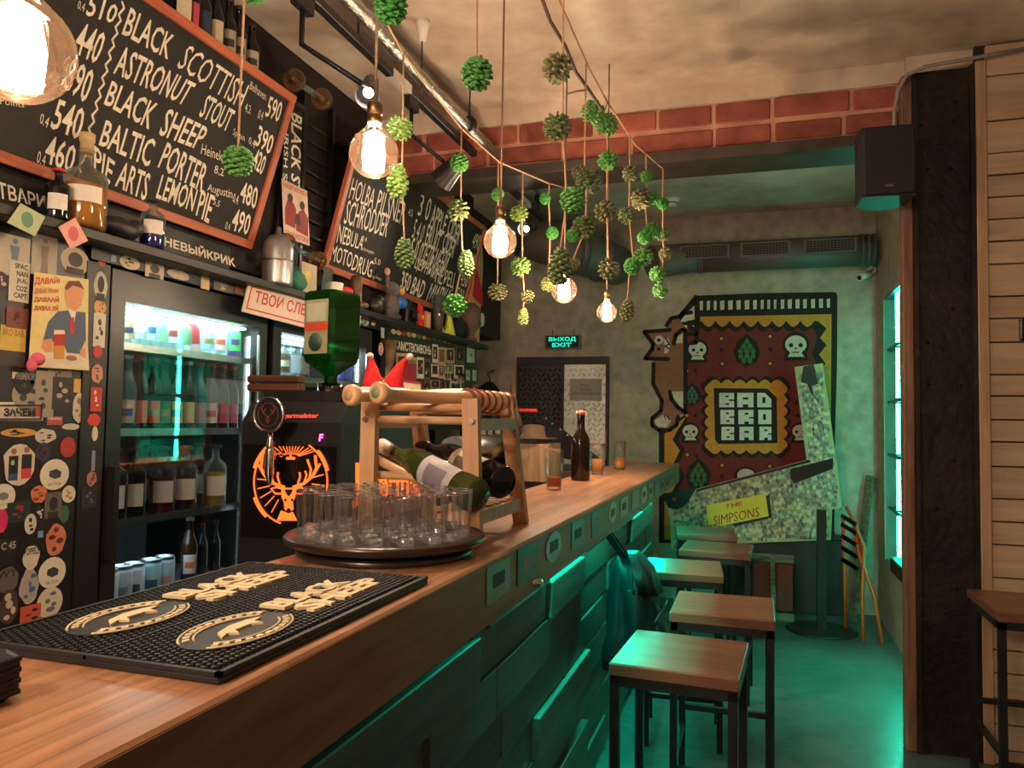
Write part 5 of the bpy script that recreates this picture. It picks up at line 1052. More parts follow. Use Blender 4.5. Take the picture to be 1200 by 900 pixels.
# ---- pendant bulbs
BULB = glass('bulb_glass', (1,.93,.86), .05, .7, .02, .006, (1,.6,.38))
FIL = emit('filament', (1,.72,.42), 60)
def bulb(label, px, py, dpt, r, power, top=None):
    p = at(px,py,dpt); t = thing('pendant_bulb', label, 'light bulb', p, 0, 'pendant globe bulbs')
    P = [(0,-r)]+[(r*math.sin(a),-r*math.cos(a)) for a in [math.pi*k/14 for k in range(1,12)]]; P = [q for q in P if q[1] < r*.86]+[(r*.42,r*.98),(r*.3,r*1.18),(r*.27,r*1.3)]
    g = MB().lathe(P,28).build('globe', BULB, t); g.visible_shadow = True
    MB().lathe([(r*.3,r*1.22),(r*.3,r*1.5),(r*.26,r*1.52),(r*.26,r*1.6),(r*.32,r*1.62),(r*.32,r*2.05),(r*.2,r*2.15),(r*.06,r*2.2)],14).build('socket', BRASS, t)
    m = MB(); n = 9
    for k in range(n):
        a = 2*math.pi*k/n; b = 2*math.pi*(k+.5)/n
        m.tube([(r*.3*math.cos(a),r*.3*math.sin(a),r*.66),(r*.43*math.cos(a),r*.43*math.sin(a),0),(r*.38*math.cos(a),r*.38*math.sin(a),-r*.68),(r*.38*math.cos(b),r*.38*math.sin(b),-r*.68),(r*.43*math.cos(b),r*.43*math.sin(b),0),(r*.3*math.cos(b),r*.3*math.sin(b),r*.66)],r*.05,5)
    m.build('filament', FIL, t); MB().cyl((0,0,r*1.2),(0,0,-r*.5),r*.05,n=8).build('stem', CLR, t)
    MB().tube([(0,0,r*2.15),(0,0,CH-p.z)],.0035).build('cord', flat((120,96,78)), t)
    light('bulb_light','POINT',(0,0,0),power,WARM,r*.45,parent=t)
bulb('largest pendant globe bulb cut off at the top left corner', 22,58,.95,.065,5)
bulb('second pendant globe bulb in front of the second chalkboard', 438,180,1.97,.063,18)
bulb('third pendant globe bulb at the far end of the second chalkboard', 586,283,2.88,.0625,24)
bulb('fourth pendant globe bulb under a big pine cone', 661,340,3.5,.06,30)
bulb('smallest and farthest pendant bulb, hanging lowest', 711,366,3.6,.047,30)
# ---- twine lines along the ceiling
def tw(name,label,P): tag(MB().tube(P,.0035,6).build(name,TWINE),label,'twine')
tw('twine_line','jute twine strung along the ceiling beside the silver pipe',[on(430,-20,2,2.58),on(452,25,2,2.56),on(472,62,2,2.55),on(540,150,2,2.55),on(585,190,2,2.56),on(643,215,2,2.62),on(680,225,2,2.8)])
tw('twine_line','jute twine strung along the ceiling right of the bulbs',[on(645,-40,2,2.64),on(655,0,2,2.62),on(690,80,2,2.6),on(712,120,2,2.6),on(745,170,2,2.6),on(777,198,2,2.6),on(776,200,2,2.78)])
br_ = thing('dry_branch','thin dry branch tied up among the cones on the right','branch',(0,0,0)); MB().tube([at(632,-10,2.2),at(645,25,2.25),at(663,55,2.35),at(675,85,2.45),at(690,105,2.6),at(705,128,2.75)],.006,6).build('stem', mat('bark', srgb(96,78,66), .9, bump=.5), br_); MB().tube([at(690,105,2.6),at(676,107,2.6),at(664,110,2.6)],.003).build('twig', mat('twig_bark', srgb(120,96,80), .9), br_)
# ---- pine cones
def conemat(name, tip, base):
    m, t, N, L, P = nt(name); P.inputs['Roughness'].default_value = .75
    at_ = N.new('ShaderNodeTexCoord'); nz = N.new('ShaderNodeTexNoise'); nz.inputs['Scale'].default_value = 30; L.new(at_.outputs['Object'], nz.inputs['Vector'])
    oi = N.new('ShaderNodeObjectInfo'); ad = N.new('ShaderNodeMath'); ad.operation = 'MULTIPLY_ADD'; ad.inputs[1].default_value = .35; L.new(oi.outputs['Random'], ad.inputs[0]); L.new(nz.outputs['Fac'], ad.inputs[2])
    cr = N.new('ShaderNodeValToRGB'); L.new(ad.outputs[0], cr.inputs[0]); e = cr.color_ramp.elements; e[0].position = .45; e[1].position = .9; e[0].color = c4(tip); e[1].color = c4(base); L.new(cr.outputs[0], P.inputs['Base Color']); return m
CG = [conemat('cone_green', srgb(62,160,70), srgb(100,150,80)), conemat('cone_leaf_green', srgb(120,180,90), srgb(160,150,90)), conemat('cone_olive', srgb(84,122,70), srgb(124,116,82))]
STEMM = mat('cone_stem', srgb(90,66,48), .9)
def conemesh(kind, seed):
    r = random.Random(seed); m = MB(); n = {'round':46,'long':60,'bud':64}[kind]; H = 1.0; ga = 2.39996
    for i in range(n):
        t = (i+.5)/n; z = .5-t
        R_ = .5*math.sin(math.pi*min(1,t*.92+.05))**.7 if kind != 'long' else .36*(math.sin(math.pi*min(1,t*.95+.03))**.8)*(.55+.6*t)
        if kind == 'bud': R_ = .5*math.sqrt(max(0,1-(2*t-1)**2))
        z *= {'round':.86,'long':1.15,'bud':.8}[kind]
        a = i*ga+r.uniform(-.15,.15); dr = V((math.cos(a),math.sin(a),0)); tn = V((-math.sin(a),math.cos(a),0))
        tilt = {'round':(.25-.9*t),'long':(-.1-.5*t),'bud':(.6-1.3*t)}[kind]
        o = (dr*math.cos(tilt)+V((0,0,1))*math.sin(tilt)); up = o.cross(tn)
        c = dr*(R_*.55)+V((0,0,z)); ln = {'round':.24+.3*R_,'long':.18+.28*R_,'bud':.14+.24*R_}[kind]; wd = {'round':.15+.1*R_,'long':.14+.12*R_,'bud':.15+.18*R_}[kind]; th = .06; e = c+o*ln
        vs_ = [c-tn*wd*.4, c+tn*wd*.4, e+tn*wd*.75-o*ln*.28, e+o*.02, e-tn*wd*.75-o*ln*.28, e-o*ln*.2+up*th*1.5, e-o*ln*.2-up*th]
        m.add(vs_, [(0,1,5),(1,2,5),(2,3,5),(3,4,5),(4,0,5),(1,0,6),(2,1,6),(3,2,6),(4,3,6),(0,4,6)])
    m.ell((0,0,-.02),(.24,.24,.4) if kind != 'long' else (.2,.2,.5),10,8); return m
CM = {}
for k in ('round','long','bud'):
    for j in range(3): CM[(k,j)] = conemesh(k, j+hash(len(k))%7).mesh('cone_scales', CG[j])
stm = MB().cyl((0,0,.35),(.02,0,.6),.05,.035,n=6).mesh('stem', STEMM)
# strand: (where, depth, [(px, py, size px, kind, colour, tilt)], string x at top, bottom-most y)
STR = [
 ('against the first chalkboard',None,[(297,-8,26,'bud',0),(279,189,36,'bud',0)],283,None),
 ('cut off at the top edge',None,[(458,8,40,'bud',0)],458,None),
 ('right of the second bulb',2.55,[(469,150,26,'round',1),(466,211,33,'long',1),(474,296,30,'long',2)],473,62),
 ('by the bell spotlight',2.55,[(538,191,22,'bud',0),(537,246,22,'round',2),(546,308,26,'long',2),(533,358,24,'round',0)],541,150),
 ('beside the third bulb',2.56,[(583,228,15,'bud',0),(583,342,19,'round',2)],584,190),
 ('right of the third bulb',2.6,[(608,250,18,'round',1),(610,312,20,'round',1),(618,347,14,'round',2),(613,371,17,'long',1)],613,202),
 ('alone above the silver pipe',None,[(559,87,38,'bud',0)],559,None),
 ('by the dry branch top',None,[(619,10,18,'round',0),(626,22,18,'round',0)],622,None),
 ('above the fourth bulb',None,[(653,80,30,'round',2),(653,148,29,'round',2),(671,235,31,'bud',0),(656,311,36,'long',2)],662,None),
 ('left of the fourth bulb',2.62,[(639,233,14,'bud',0),(647,273,15,'bud',0),(643,333,16,'round',1)],644,215),
 ('at the dry branch end',2.6,[(695,131,24,'round',0),(711,145,24,'round',0),(712,188,20,'round',0),(709,247,22,'round',2),(714,315,22,'round',2)],712,120),
 ('behind the fourth cord',2.6,[(679,202,16,'round',2),(690,212,26,'round',2),(684,266,24,'round',2),(671,276,15,'bud',0),(672,309,14,'round',2)],687,75),
 ('right of the farthest bulb',2.6,[(739,203,17,'round',2),(734,252,17,'round',2),(741,312,20,'bud',0),(754,301,20,'round',0),(735,363,22,'long',2)],738,160),
 ('below the twine end',2.6,[(758,207,15,'bud',0),(752,233,22,'round',2),(764,231,16,'round',0),(755,278,16,'bud',0),(764,270,17,'round',0)],757,182),
 ('on the rightmost strand',2.6,[(777,239,14,'bud',0),(777,275,14,'round',2),(780,297,14,'round',2),(771,321,17,'round',0),(774,340,16,'round',0)],777,198),
]
CNM = {'round':'open pine cone','long':'tall pine cone','bud':'round bright pine cone'}; CCL = ['green','yellow green','olive']
for wh,zt_,L_,sx,ty0 in STR:
    L_ = sorted(L_, key=lambda q: q[1]); k = len(L_)
    if zt_: top_ = on(sx,ty0,2,zt_); d = dep(top_)
    else:
        d = 2.05 if k == 4 else 900*.068/L_[-1][2]; a_ = at(sx,0,d); b_ = at(sx,300,d); top_ = a_+(a_-b_)*((CH-a_.z)/(a_.z-b_.z))
    pts = [top_]
    for (px,py,sz,kd,cj) in L_[:-1]: pts.append(at(sx+(px-sx)*.25,py,d))
    px,py,sz = L_[-1][:3]; pts.append(at(px,py-sz*.4,d))
    tag(MB().tube(pts,.0026*max(1,d/2.2),5).build('twine_strand',TWINE),'hanging jute strand of cones %s'%wh,'twine','hanging cone strands')
    for i,(px,py,sz,kd,cj) in enumerate(L_):
        where = '' if k == 1 else ', %s there' % ('topmost' if i == 0 else 'lowest' if i == k-1 else ['','second','third','fourth'][i])
        t = thing('pine_cone','%s %s %s%s'%(CCL[cj],CNM[kd],wh,where),'pine cone',at(px,py,d),0,'hanging green pine cones')
        s_ = sz/900*d*.96; t.scale = (s_,)*3; t.rotation_euler = (random.uniform(-.5,.5) if kd != 'long' else random.uniform(-.12,.12), random.uniform(-.5,.5) if kd != 'long' else 0, random.uniform(0,6.28))
        put('scales', CM[(kd,cj)], t); put('stem', stm, t)
# ================================================================= on the bar top
# rubber bar mat
my0, my1, mx0, mx1 = .645, 1.15, -.838, -.501
mt = thing('bar_mat','black studded rubber bar mat with raised cream lettering and badges','bar mat', (mx1,my0,ZT))
RUB = mat('black_rubber', (.012,.012,.012), .5, var=.2)
W_, L_ = mx1-mx0, my1-my0
MB().rbox(-W_,0,0,L_,0,.008,.002).box(-W_,-W_+.006,0,L_,.008,.0125).box(-.006,0,0,L_,.008,.0125).box(-W_,0,0,.006,.008,.0125).box(-W_,0,L_-.006,L_,.008,.0125).box(-W_/2-.002,-W_/2+.002,0,L_,.008,.0115).build('sheet', RUB, mt)
m = MB(); pit = .0092; r_ = .0036; nx = int((W_-.02)/pit); ny = int((L_-.02)/pit)
for i in range(nx):
    for j in range(ny+1):
        x = -W_+.014+i*pit; y = .011+j*pit+(pit/2 if i%2 else 0)
        if y > L_-.01: continue
        lo = [(x+r_*math.cos(k*math.pi/3),y+r_*math.sin(k*math.pi/3),.008) for k in range(6)]; hi = [(x+r_*.8*math.cos(k*math.pi/3),y+r_*.8*math.sin(k*math.pi/3),.0125) for k in range(6)]
        m.add(lo+hi, [(6,7,8,9,10,11)]+[(k,(k+1)%6,6+(k+1)%6,6+k) for k in range(6)])
m.build('studs', RUB, mt, kind='stuff')
CRM = mat('cream_rubber', srgb(214,196,158), .6)
# lettering is read along the bar: text runs along +Y, its top towards -X
def ty(u,v): return (-v, u)      # (along, up) -> local (x,y); up is away from the customer
def slab(mb, P, z0, z1): mb.poly([ty(*p) for p in P], z0, z1)
for k,v0 in enumerate((.028,.185)):
    for j,(s_,a,b,vv) in enumerate((('BLACK',.235,.41,.056),('SHEEP',.24,.44,.012))):
        tv, tf = textmesh(s_, .035); x0 = min(p[0] for p in tv); x1 = max(p[0] for p in tv); y0 = min(p[1] for p in tv); y1 = max(p[1] for p in tv)
        mb = MB(); n = len(tv); low = []; hi = []
        for p in tv:
            u = a+(p[0]-x0)/(x1-x0)*(b-a); v = v0+vv+(p[1]-y0)/(y1-y0)*.04; q = ty(u,v); low.append((q[0],q[1],.0125)); hi.append((q[0],q[1],.0165))
        mb.add(hi, tf); mb.add(low, [tuple(f_[::-1]) for f_ in tf])
        ed = {}
        for f_ in tf:
            for e0,e1 in zip(f_, f_[1:]+f_[:1]): ed[(e0,e1)] = 1
        for (e0,e1) in ed:
            if (e1,e0) not in ed: mb.add([low[e0],low[e1],hi[e1],hi[e0]],[(0,1,2,3)])
        mb.build('raised_word', CRM, mt)
    cu, cv = .135, v0+.052; 
    el_ = lambda a,rx,ry: (cu+rx*math.cos(a), cv+ry*math.sin(a))
    mb = MB(); slab(mb,[el_(2*math.pi*i/28,.085,.052) for i in range(28)],.0125,.0135); bd = mb.build('oval_badge', RUB, mt)
    mb = MB()
    for a0,a1 in ((.35,2.75),(3.5,5.9)):
        for rx,ry in ((.083,.05),(.064,.036)): mb.tube([(*ty(*el_(a0+(a1-a0)*i/14,rx,ry)),.0145) for i in range(15)],.0014,5)
        for i in range(11):
            a = a0+(a1-a0)*(i+.5)/11; P = [el_(a-.06,.078,.046),el_(a+.06,.078,.046),el_(a+.06,.069,.04),el_(a-.06,.069,.04)]; slab(mb,P,.0135,.0155)
    slab(mb,[(cu-.045,cv-.012),(cu-.03,cv+.006),(cu+.0,cv+.014),(cu+.03,cv+.012),(cu+.05,cv+.004),(cu+.03,cv-.0),(cu+.028,cv-.014),(cu+.018,cv-.004),(cu-.012,cv-.004),(cu-.02,cv-.016),(cu-.026,cv-.004)],.0135,.0165)
    mb.build('badge_relief', CRM, bd)
# black gadget cut off at the left edge
p = on(-4,798,2,ZT+.02); t = thing('black_gadget','black ribbed plastic gadget cut off at the left edge of the bar','gadget', (p.x,p.y,ZT)); MB().rbox(-.03,.012,-.03,.02,0,.045,.008).build('case', BLACK, t)
for k in range(4): MB().rbox(.011,.014,-.024,.014,.006+k*.01,.011+k*.01,.001).build('rib', BLACKMET, t)
# ---- round two tier tray with shot glasses
TC = V((-.695,1.385,ZT)); ty_ = thing('round_tray','dark round wooden turntable tray crowded with shot glasses','tray', TC)
DWD = wood('dark_tray_wood', srgb(28,22,18), srgb(48,38,30), .3, 'X', .6, .05, .1, .4)
MB().lathe([(0,0),(.168,0),(.172,.003),(.172,.01),(.168,.013),(0,.013)],56).build('base_disc', DWD, ty_); MB().lathe([(.15,.013),(.155,.02)],40).build('bearing', BLACK, ty_)
tp = MB().lathe([(0,.02),(.18,.02),(.192,.025),(.197,.034),(.192,.04),(.186,.035),(0,.035)],56).build('top_disc', DWD, ty_)
SG = glass('shot_glass', (1,1,1), .01, .5, .03)
g0 = MB().lathe([(.0172,.012),(.0178,.03),(.0215,.088)],20)
for q in (0,): g0.f = [f_ for f_ in g0.f if len(f_) == 4]; g0.sm = [True]*len(g0.f); g0.mi = [0]*len(g0.f)
g0 = g0.mesh('glass_wall', SG)
gr_ = MB().tube([(.0213*math.cos(a),.0213*math.sin(a),.088) for a in [k*math.pi/10 for k in range(20)]],.0009,5,closed=True).mesh('rim', glass('glass_rim', (.97,.98,.98), .3, .7, .03, .06, (.9,.9,.9)))
gb_ = MB().lathe([(0,.0),(.0162,.0),(.0172,.003),(.0172,.013),(.014,.016),(0,.014)],14).mesh('thick_base', glass('glass_base', (.97,.98,.98), .15, .6, .08, .08, (.8,.85,.85)))
rings_ = [(0,1),(.052,6),(.102,12),(.152,18)]; gl_n = 0
for R_,n in rings_:
    for k in range(n):
        a = 2*math.pi*(k+.3*R_*10)/max(n,1); t = thing('shot_glass','clear empty shot glass on the dark round tray','shot glass',(TC.x+R_*math.cos(a)+random.uniform(-.003,.003),TC.y+R_*math.sin(a)+random.uniform(-.003,.003),ZT+.0355),random.uniform(0,6),'shot glasses on the round tray')
        put('glass_wall', g0, t); put('thick_base', gb_, t); put('rim', gr_, t)
# ---- wooden rack with bats and wine bottles
PINE = wood('rack_pine', srgb(176,132,96), srgb(208,166,126), .55, 'Z', .7, .06); PINX = wood('rack_dowel_pine', srgb(176,132,96), srgb(208,166,126), .5, 'X', .7, .06)
rk = thing('wooden_bottle_rack','pale wooden A-frame rack standing on the bar behind the tray','rack', (0,0,ZT)); 
xr0, xr1, yr0, yr1 = -.83, -.575, 1.56, 1.91; HT = .31
LG = [((xr1,yr0,0),(xr1-.012,yr0+.0,HT)),((xr1,yr1,0),(xr1-.012,yr1-.1,HT)),((xr0,yr0,0),(xr0+.0,yr0+.0,HT)),((xr0,yr1,0),(xr0+.0,yr1-.1,HT))]
for a,b in LG: MB().beam(a,b,.022,.036,(1,0,0)).build('leg', PINE, rk)
for x in (xr1,xr0):
    MB().beam((x+.002,yr0+.01,.255),(x+.002,yr1-.09,.255),.014,.026).build('side_rail', PINX, rk); MB().beam((x+.002,yr0+.005,.052),(x+.002,yr1-.01,.052),.014,.03).build('side_rail', PINX, rk)
for y,z in ((yr0+.02,.29),(yr0+.01,.262),(yr1-.12,.285),(yr0+.03,.135),(yr1-.08,.12)):
    MB().cyl((xr0,y,z),(xr1,y,z),.0095,n=10).build('dowel', PINX, rk)
MB().cyl((xr0,yr0+.02,.175),(xr1-.04,yr0+.05,.075),.01,n=10).build('slanting_dowel', PINX, rk)
for k in range(5): MB().beam((xr1-.12+k*.0,yr0+.06+k*.055,.062),(xr1,yr0+.06+k*.055,.068),.03,.008).build('slat', PINX, rk)
for a,b in LG[:1]+LG[2:3]: MB().cyl((a[0]-.004+.0,a[1]-.019,.262),(a[0]-.004,a[1]-.016,.262),.006,n=8).build('screw', STEEL, rk)
BATW = wood('bat_ash', srgb(196,146,104), srgb(222,178,136), .38, 'Z', .5, .06, .05, .3)
def bat(label, a, b, rb, ridges):
    a = V(a); b = V(b); d = b-a; L_ = d.length; R_ = d.to_track_quat('Z','Y').to_matrix(); t = thing('wooden_bat',label,'bat',mat=Matrix.Translation(a) @ R_.to_4x4())
    MB().lathe([(0,0),(.018,0),(.023,.004),(.0235,.016),(.02,.024),(.0135,.034),(.0135,.1),(.016,L_*.45),(rb*.9,L_*.7),(rb,L_*.85),(rb,L_-.02),(rb*.7,L_-.003),(0,L_)],22).build('turned_body', BATW, t)
    MB().lathe([(0,-.0008),(.012,-.0008),(.012,.0)],16).build('end_stamp', flat((120,150,110)) if ridges else flat((190,160,120)), t)
    if ridges:
        for k in range(7): MB().lathe([(rb+.0005,L_*.62+k*.026),(rb+.0012,L_*.625+k*.026),(rb+.0005,L_*.635+k*.026)],22).build('burnt_ring', flat((110,50,34)), t)
bat('pale wooden bat lying on the rack, its plain knob sticking out furthest left', at(408,463,1.63), at(560,468,2.0), .026, 0)
bat('pale wooden bat with dark rings and a green knob stamp on the rack', at(440,460,1.56), at(598,473,1.93), .027, 1)
def wine(label, a, b, gm, lab):
    a = V(a); b = V(b); d = b-a; L_ = d.length; R_ = d.to_track_quat('Z','Y').to_matrix(); t = thing('wine_bottle',label,'bottle',mat=Matrix.Translation(a) @ R_.to_4x4()); r = .038
    MB().lathe([(0,0),(r*.9,0),(r,.006),(r,L_*.58),(r*.85,L_*.66),(r*.42,L_*.78),(r*.38,L_*.96),(r*.44,L_*.965),(r*.44,L_),(0,L_)],22).build('glass_body', gm, t)
    MB().lathe([(r*.4,L_*.8),(r*.42,L_*.9),(r*.47,L_*.955),(r*.47,L_+.001),(0,L_+.002)],16).build('foil_cap', lab[0], t)
    R2 = R_.inverted()@ (CAM-(a+b)/2).normalized(); qa = math.atan2(R2.y,R2.x); n = 11; vs_ = []
    for i in range(n):
        q = qa-1.1+2.2*i/(n-1)
        for z in (L_*.16,L_*.46): vs_.append(((r+.0008)*math.cos(q),(r+.0008)*math.sin(q),z))
    MB().add(vs_,[(2*i,2*i+2,2*i+3,2*i+1) for i in range(n-1)],True).build('label', lab[1], t)
    vs_ = []
    for i in range(n):
        q = qa-.9+1.3*i/(n-1)
        for z in (L_*.22,L_*.4): vs_.append(((r+.0014)*math.cos(q),(r+.0014)*math.sin(q),z))
    MB().add(vs_,[(2*i,2*i+2,2*i+3,2*i+1) for i in range(n-1)],True).build('label_print', lab[2], t)
GW = mat('olive_wine_glass', srgb(52,62,24), .08, var=.1)
wine('green wine bottle with a white foil lying aslant in the rack', at(560,582,1.62), at(447,522,1.86), GW, (flat((206,190,176),.35), flat((176,172,178)), flat((120,116,128))))
wine('dark wine bottle with a photo label lying behind the green one', at(590,566,1.72), at(490,520,2.02), DARKB, (flat((40,34,50),.3), flat((200,184,160)), flat((90,76,68))))
# ---- beers and swing-top bottle
BEER = mat('amber_beer', srgb(176,92,44), .15, var=.1); PALE = mat('golden_beer', srgb(206,146,78), .15, var=.1)
BG = glass('beer_glass', (1,1,1), .03, .6, .02, .01, (.8,.9,.85))
def beer(label, x, y, h, r, fill, lq, shape):
    t = thing('beer_glass',label,'glass',(x,y,ZT),0,'beer glasses on the bar')
    if shape == 'tulip': P = [(r*.78,0),(r*.8,.008),(r*.84,h*.3),(r*1.05,h*.62),(r*1.08,h*.75),(r*.98,h)]
    elif shape == 'pint': P = [(r*.72,0),(r*.74,.01),(r,h*.55),(r,h*.7),(r*.96,h)]
    else: P = [(r*.85,0),(r*.85,.008),(r*.9,h*.4),(r,h)]
    gw = MB().lathe([(0,.001)]+P+[(P[-1][0]-.0018,h)],26); gw.f = [q for q in gw.f if len(q) == 4]; gw.sm = gw.sm[:len(gw.f)]; gw.mi = gw.mi[:len(gw.f)]; gw.build('glass_wall', BG, t)
    L2 = [(0,.013)]+[(q[0]-.003,max(q[1],.013)) for q in P if q[1] < h*fill*.99]; rr_ = L2[-1][0]; L2 += [(rr_+.0015,h*fill),(0,h*fill)]
    MB().lathe(L2,24).build('beer', lq, t)
beer('nearly empty beer glass nearest on the bar, a little dark beer left', -.739,2.884,.158,.036,.32,BEER,'tulip')
beer('half full beer glass just right of the brown bottle', -.756,3.823,.155,.04,.5,PALE,'pint')
beer('farthest beer glass near the end of the bar, half full', -.725,4.302,.16,.036,.42,PALE,'straight')
t = thing('swing_top_bottle','brown swing-top beer bottle standing on the bar','bottle',(-.749,3.4,ZT))
SWB = mat('brown_swing_glass', (.014,.006,.004), .07); r = .043
MB().lathe([(0,0),(r*.95,0),(r,.008),(r,.165),(r*.9,.19),(r*.45,.225),(r*.38,.275),(r*.42,.28),(r*.42,.295),(0,.295)],24).build('glass_body', SWB, t)
MB().lathe([(.017,.295),(.018,.3),(.018,.308),(.012,.314),(0,.315)],16).build('stopper', flat((190,90,80)), t); MB().tube([(.0,-.02,.27),(.0,-.032,.285),(.0,-.024,.305),(0,0,.312),(0,.024,.305),(0,.032,.285),(0,.02,.27)],.0018).build('wire_bail', STEEL, t)
MB().tube([(0.032,.0,.255),(.036,0,.285),(.018,0,.31)],.0018).tube([(-.032,.0,.255),(-.036,0,.285),(-.018,0,.31)],.0018).build('wire_bail', STEEL, t)
# ================================================================= tap machine
JY = 1.75; jm = thing('tap_machine','black liqueur tap machine with a glowing orange stag emblem','drink dispenser', (-1.163,JY,.97))
JB = mat('machine_black', (.01,.01,.011), .5, spec=.25); GLOW = emit('orange_neon', (1,.13,.02), 1.15); GLO2 = emit('red_neon', (1,.06,.04), 1.0)
H_ = .49
MB().poly([(0,0),(.45,0),(.45,H_),(.04,H_),(.0,H_-.055)],-.15,.15).build('housing', JB, jm)
hs = jm.children[0]; hs.matrix_local = Matrix(((0,0,1,0),(1,0,0,0),(0,1,0,0),(0,0,0,1)))
MB().box(-.13,.12,.06,.42,H_,H_+.03).build('top_tray', BLACKMET, jm)
MB().cyl((.02,.16,H_),(.02,.16,H_+.055),.04,.035,n=20).build('bottle_collar', mat('chrome_dark', (.1,.1,.1), .1, 1), jm)
MB().box(.1,.148,.06,.4,H_+.001,H_+.004).build('steel_lid', STEEL, jm)
fj = FF(JY-.002); 
def jx(x,y): return fj.px(270+x/6, 450+y/6)
em = MB().rect(-1.306,-1.024,1.1,1.345,-.002,0).build('emblem_panel', mat('panel_black', (.006,.006,.006), .15), jm); em.matrix_local = jm.matrix_world.inverted() @ fj.mat() if False else Matrix.Translation((1.163,-JY,-.97)) @ fj.mat()
m = MB(); T_ = .0022
def ln(P, r=T_): m.tube([(*jx(*p),.003) for p in P], r, 6)
cx,cy,R_ = 428,690,258
for a0,a1,r in ((118,262,.0045),(-12,62,.0045)): ln([(cx+R_*math.cos(math.radians(a)),cy-R_*1.16*math.sin(math.radians(a))) for a in range(a0,a1,8)], T_)
for a0,a1 in ((125,165),(200,235),(15,50)): ln([(cx+(R_+10)*math.cos(math.radians(a)),cy-(R_+10)*1.16*math.sin(math.radians(a))) for a in range(a0,a1,6)], .005)
for a in list(range(30,160,9))+[175,190,205,220,235]+[-5,-20,12]:
    c_,s_ = math.cos(math.radians(a)),math.sin(math.radians(a)); r0 = 90 if 30 <= a <= 160 else 150; r1 = 190 if 30 <= a <= 160 else 235; oy = 520 if 30 <= a <= 160 else cy; 
    if 30 <= a <= 160: ln([(cx+r0*.75*c_,oy-r0*.3*s_),(cx+min(r1,140/max(abs(s_),.3))*c_,max(438,oy-r1*.5*s_))],.0012)
    else: ln([(cx+r0*c_,oy-r0*s_),(cx+r1*c_,oy-r1*1.1*s_)],.0014)
ln([(428,490),(428,520)],.003); ln([(400,522),(456,522)],.0035)
for s_ in (1,-1):
    X_ = lambda x: 415+(x-415)*s_
    ln([(X_(445),725),(X_(520),700),(X_(580),650),(X_(610),590),(X_(600),500)],.0038); ln([(X_(590),640),(X_(635),560)],.0028); ln([(X_(560),670),(X_(570),600),(X_(545),530)],.003); ln([(X_(520),700),(X_(540),640),(X_(530),610)],.0026); ln([(X_(475),715),(X_(495),650),(X_(490),620)],.0026)
    ln([(X_(445),740),(X_(500),725),(X_(540),735),(X_(510),770),(X_(455),770)],.0024)
m.poly([jx(*p) for p in ((360,730),(470,730),(455,800),(440,830),(445,880),(415,905),(385,880),(380,830),(365,800))],.0005,.003)
m.poly([jx(*p) for p in ((360,890),(400,905),(440,900),(470,960),(330,960))],.0005,.003); nm_ = m.build('stag_emblem', GLOW, em)
MB().poly([jx(*p) for p in ((385,740),(445,740),(430,775),(415,790),(400,775))],.003,.0036).disc(*jx(392,815),.004,.003,.0036,8).disc(*jx(440,815),.004,.003,.0036,8).disc(*jx(415,890),.007,.003,.0036,10).build('emblem_black_marks', BLACK, em)  # black forehead, eyes and nose drawn on the stag
m = MB().text('Jägermeister', [jx(330,250),jx(620,248),jx(630,205),jx(340,205)],.004,.02); o = m.build('lettering', GLO2, em)
MB().text('F', [jx(625,402),jx(652,402),jx(658,352),jx(632,352)],.003,.02).build('status_digit', emit('pink_digit',(1,.05,.35),5), em)
fsd = FL(-1.0115); sd_ = MB().rect(1.8,2.15,1.06,1.3,-.003,-.0005).build('side_panel', JB, jm); sd_.matrix_local = Matrix.Translation((1.163,-JY,-.97)) @ fsd.mat()
def c3(x,y): return fsd.px(380+x/4.615, 440+y/4.615)
MB().text('Jägermei', [c3(150,720),c3(520,700),c3(520,500),c3(150,470)],.0005,.035).build('side_lettering', GLOW, sd_)
# tap handle
tp_ = on(318,486,1,JY-.06); t = thing('liqueur_tap','round chrome tap badge on a green lit stem in front of the machine','tap', tp_)
MB().cyl((0,.0,0),(0,-.012,0),.043,n=28).build('badge_disc', JB, t); MB().tube([(.043*math.cos(a),-.012,.043*math.sin(a)) for a in [k*math.pi/14 for k in range(28)]],.004,6,closed=True).build('chrome_ring', CHROME, t)
m = MB().tube([(.03*math.cos(a),-.014,.03*math.sin(a)) for a in [k*math.pi/10 for k in range(20)]],.0012,5,closed=True)
for s_ in (1,-1): m.tube([(.004*s_,-.014,-.004),(.014*s_,-.014,.004),(.02*s_,-.014,.016),(.014*s_,-.014,.024)],.0018,5); m.tube([(.012*s_,-.014,.004),(.008*s_,-.014,.016)],.0014,5)
m.tube([(.0,-.014,-.004),(.004,-.014,-.014),(0,-.014,-.022),(-.004,-.014,-.014),(0,-.014,-.004)],.002,5); m.build('stag_relief', flat((110,50,36)), t)
MB().lathe([(.006,-.045),(.008,-.06),(.011,-.08),(.011,-.085)],12).lathe([(.012,-.085),(.013,-.09),(.013,-.15),(.008,-.165),(.006,-.18)],14).build('stem', CHROME, t); MB().tube([(0,0,-.1),(0,.06,-.1)],.008).build('spout_pipe', CHROME, t)
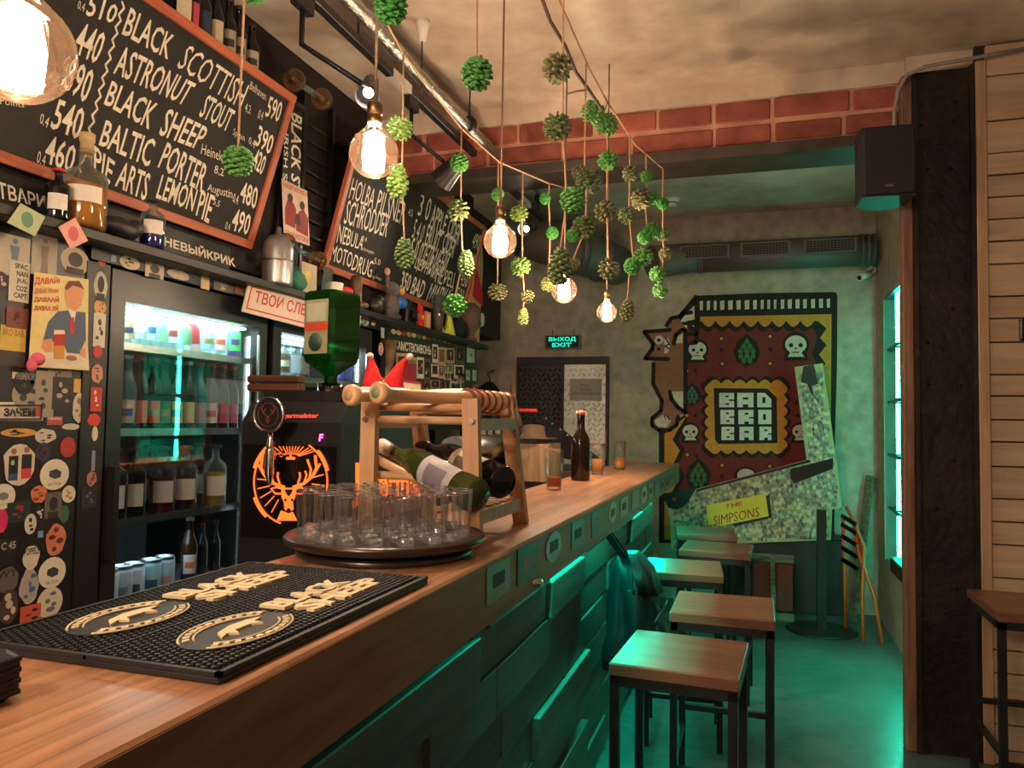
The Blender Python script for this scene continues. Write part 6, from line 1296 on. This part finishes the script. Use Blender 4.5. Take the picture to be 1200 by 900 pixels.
# upturned green bottle
jb = thing('upturned_green_bottle','square green bottle stuck upside down into the machine','bottle', (-1.143,JY+.16,.97+H_+.03), -.25)
GJ = glass('deep_green_glass', (.015,.3,.08), .06, .7, .03, .1, (.01,.2,.05))
def sq(z,a,b): return [(a-b,-a,z),(a,-a+b,z),(a,a-b,z),(a-b,a,z),(-a+b,a,z),(-a,a-b,z),(-a,-a+b,z),(-a+b,-a,z)]
m = MB(); R_ = [sq(z,a,b) for z,a,b in ((0,.018,.01),(.045,.018,.01),(.06,.03,.012),(.085,.058,.014),(.1,.06,.012),(.275,.06,.012),(.283,.052,.012))]; vs_ = sum(R_,[]); fs2 = [tuple(range(7,-1,-1)),tuple(range(48,56))]
for k in range(6):
    for i in range(8): fs2.append((k*8+i,k*8+(i+1)%8,k*8+8+(i+1)%8,k*8+8+i))
m.add(vs_, fs2); m.build('glass_body', GJ, jb)
MB().box(-.044,.044,-.062,-.0605,.105,.255).build('label', flat((150,150,120)), jb); MB().box(-.044,.044,-.0628,-.0618,.168,.192).build('label_band', flat((190,70,36)), jb); MB().box(-.036,.036,-.0626,-.0618,.195,.245).build('label_field', flat((176,180,160)), jb)
o = MB().lathe([(0,0),(.026,0),(.026,.001),(0,.001)],20,o=(0,-.0622,.137),R=Matrix.Rotation(math.pi/2,3,'X')).build('label_medallion', flat((50,70,50)), jb)
MB().cyl((0,0,-.02),(0,0,.02),.026,n=16).build('neck_plug', BLACK, jb)
# santa hats and dark wooden bars on the machine
def hat(label, x, y, lean):
    t = thing('santa_hat',label,'hat',(x,y,.97+H_+.03),0,'small santa hats'); FUR = mat('white_fur', srgb(222,206,196), .95, bump=.6, scale=120)
    MB().rings([(0,0,.012),(0,0,.04),(lean*.02,0,.075),(lean*.035,0,.1),(lean*.05,0,.112)],[.034,.03,.019,.009,.005],14).build('felt_cone', mat('red_felt', srgb(200,30,36), .9, bump=.3, scale=80), t)
    MB().rings([(.034*math.cos(a),.034*math.sin(a),.01) for a in [k*math.pi/9 for k in range(18)]],.011,8,closed=True).build('fur_brim', FUR, t); MB().ell((lean*.056,0,.114),(.011,.011,.011),10,8).build('pompom', FUR, t)
hat('red and white santa hat leaning left, on the machine', -1.085,JY+.3,-.2); hat('red and white santa hat leaning right, on the machine', -1.03,JY+.33,.9)
for k in range(2):
    tag(MB().rbox(-1.38,-1.21,JY+.1,JY+.14,.97+H_+.0305+k*.024,.97+H_+.052+k*.024,.004).build('wooden_bar', wood('dark_walnut_bar', srgb(60,34,24), srgb(92,56,40), .4, 'X')), '%s dark wooden bar stacked beside the green bottle' % ('lower','upper')[k], 'wooden bar')
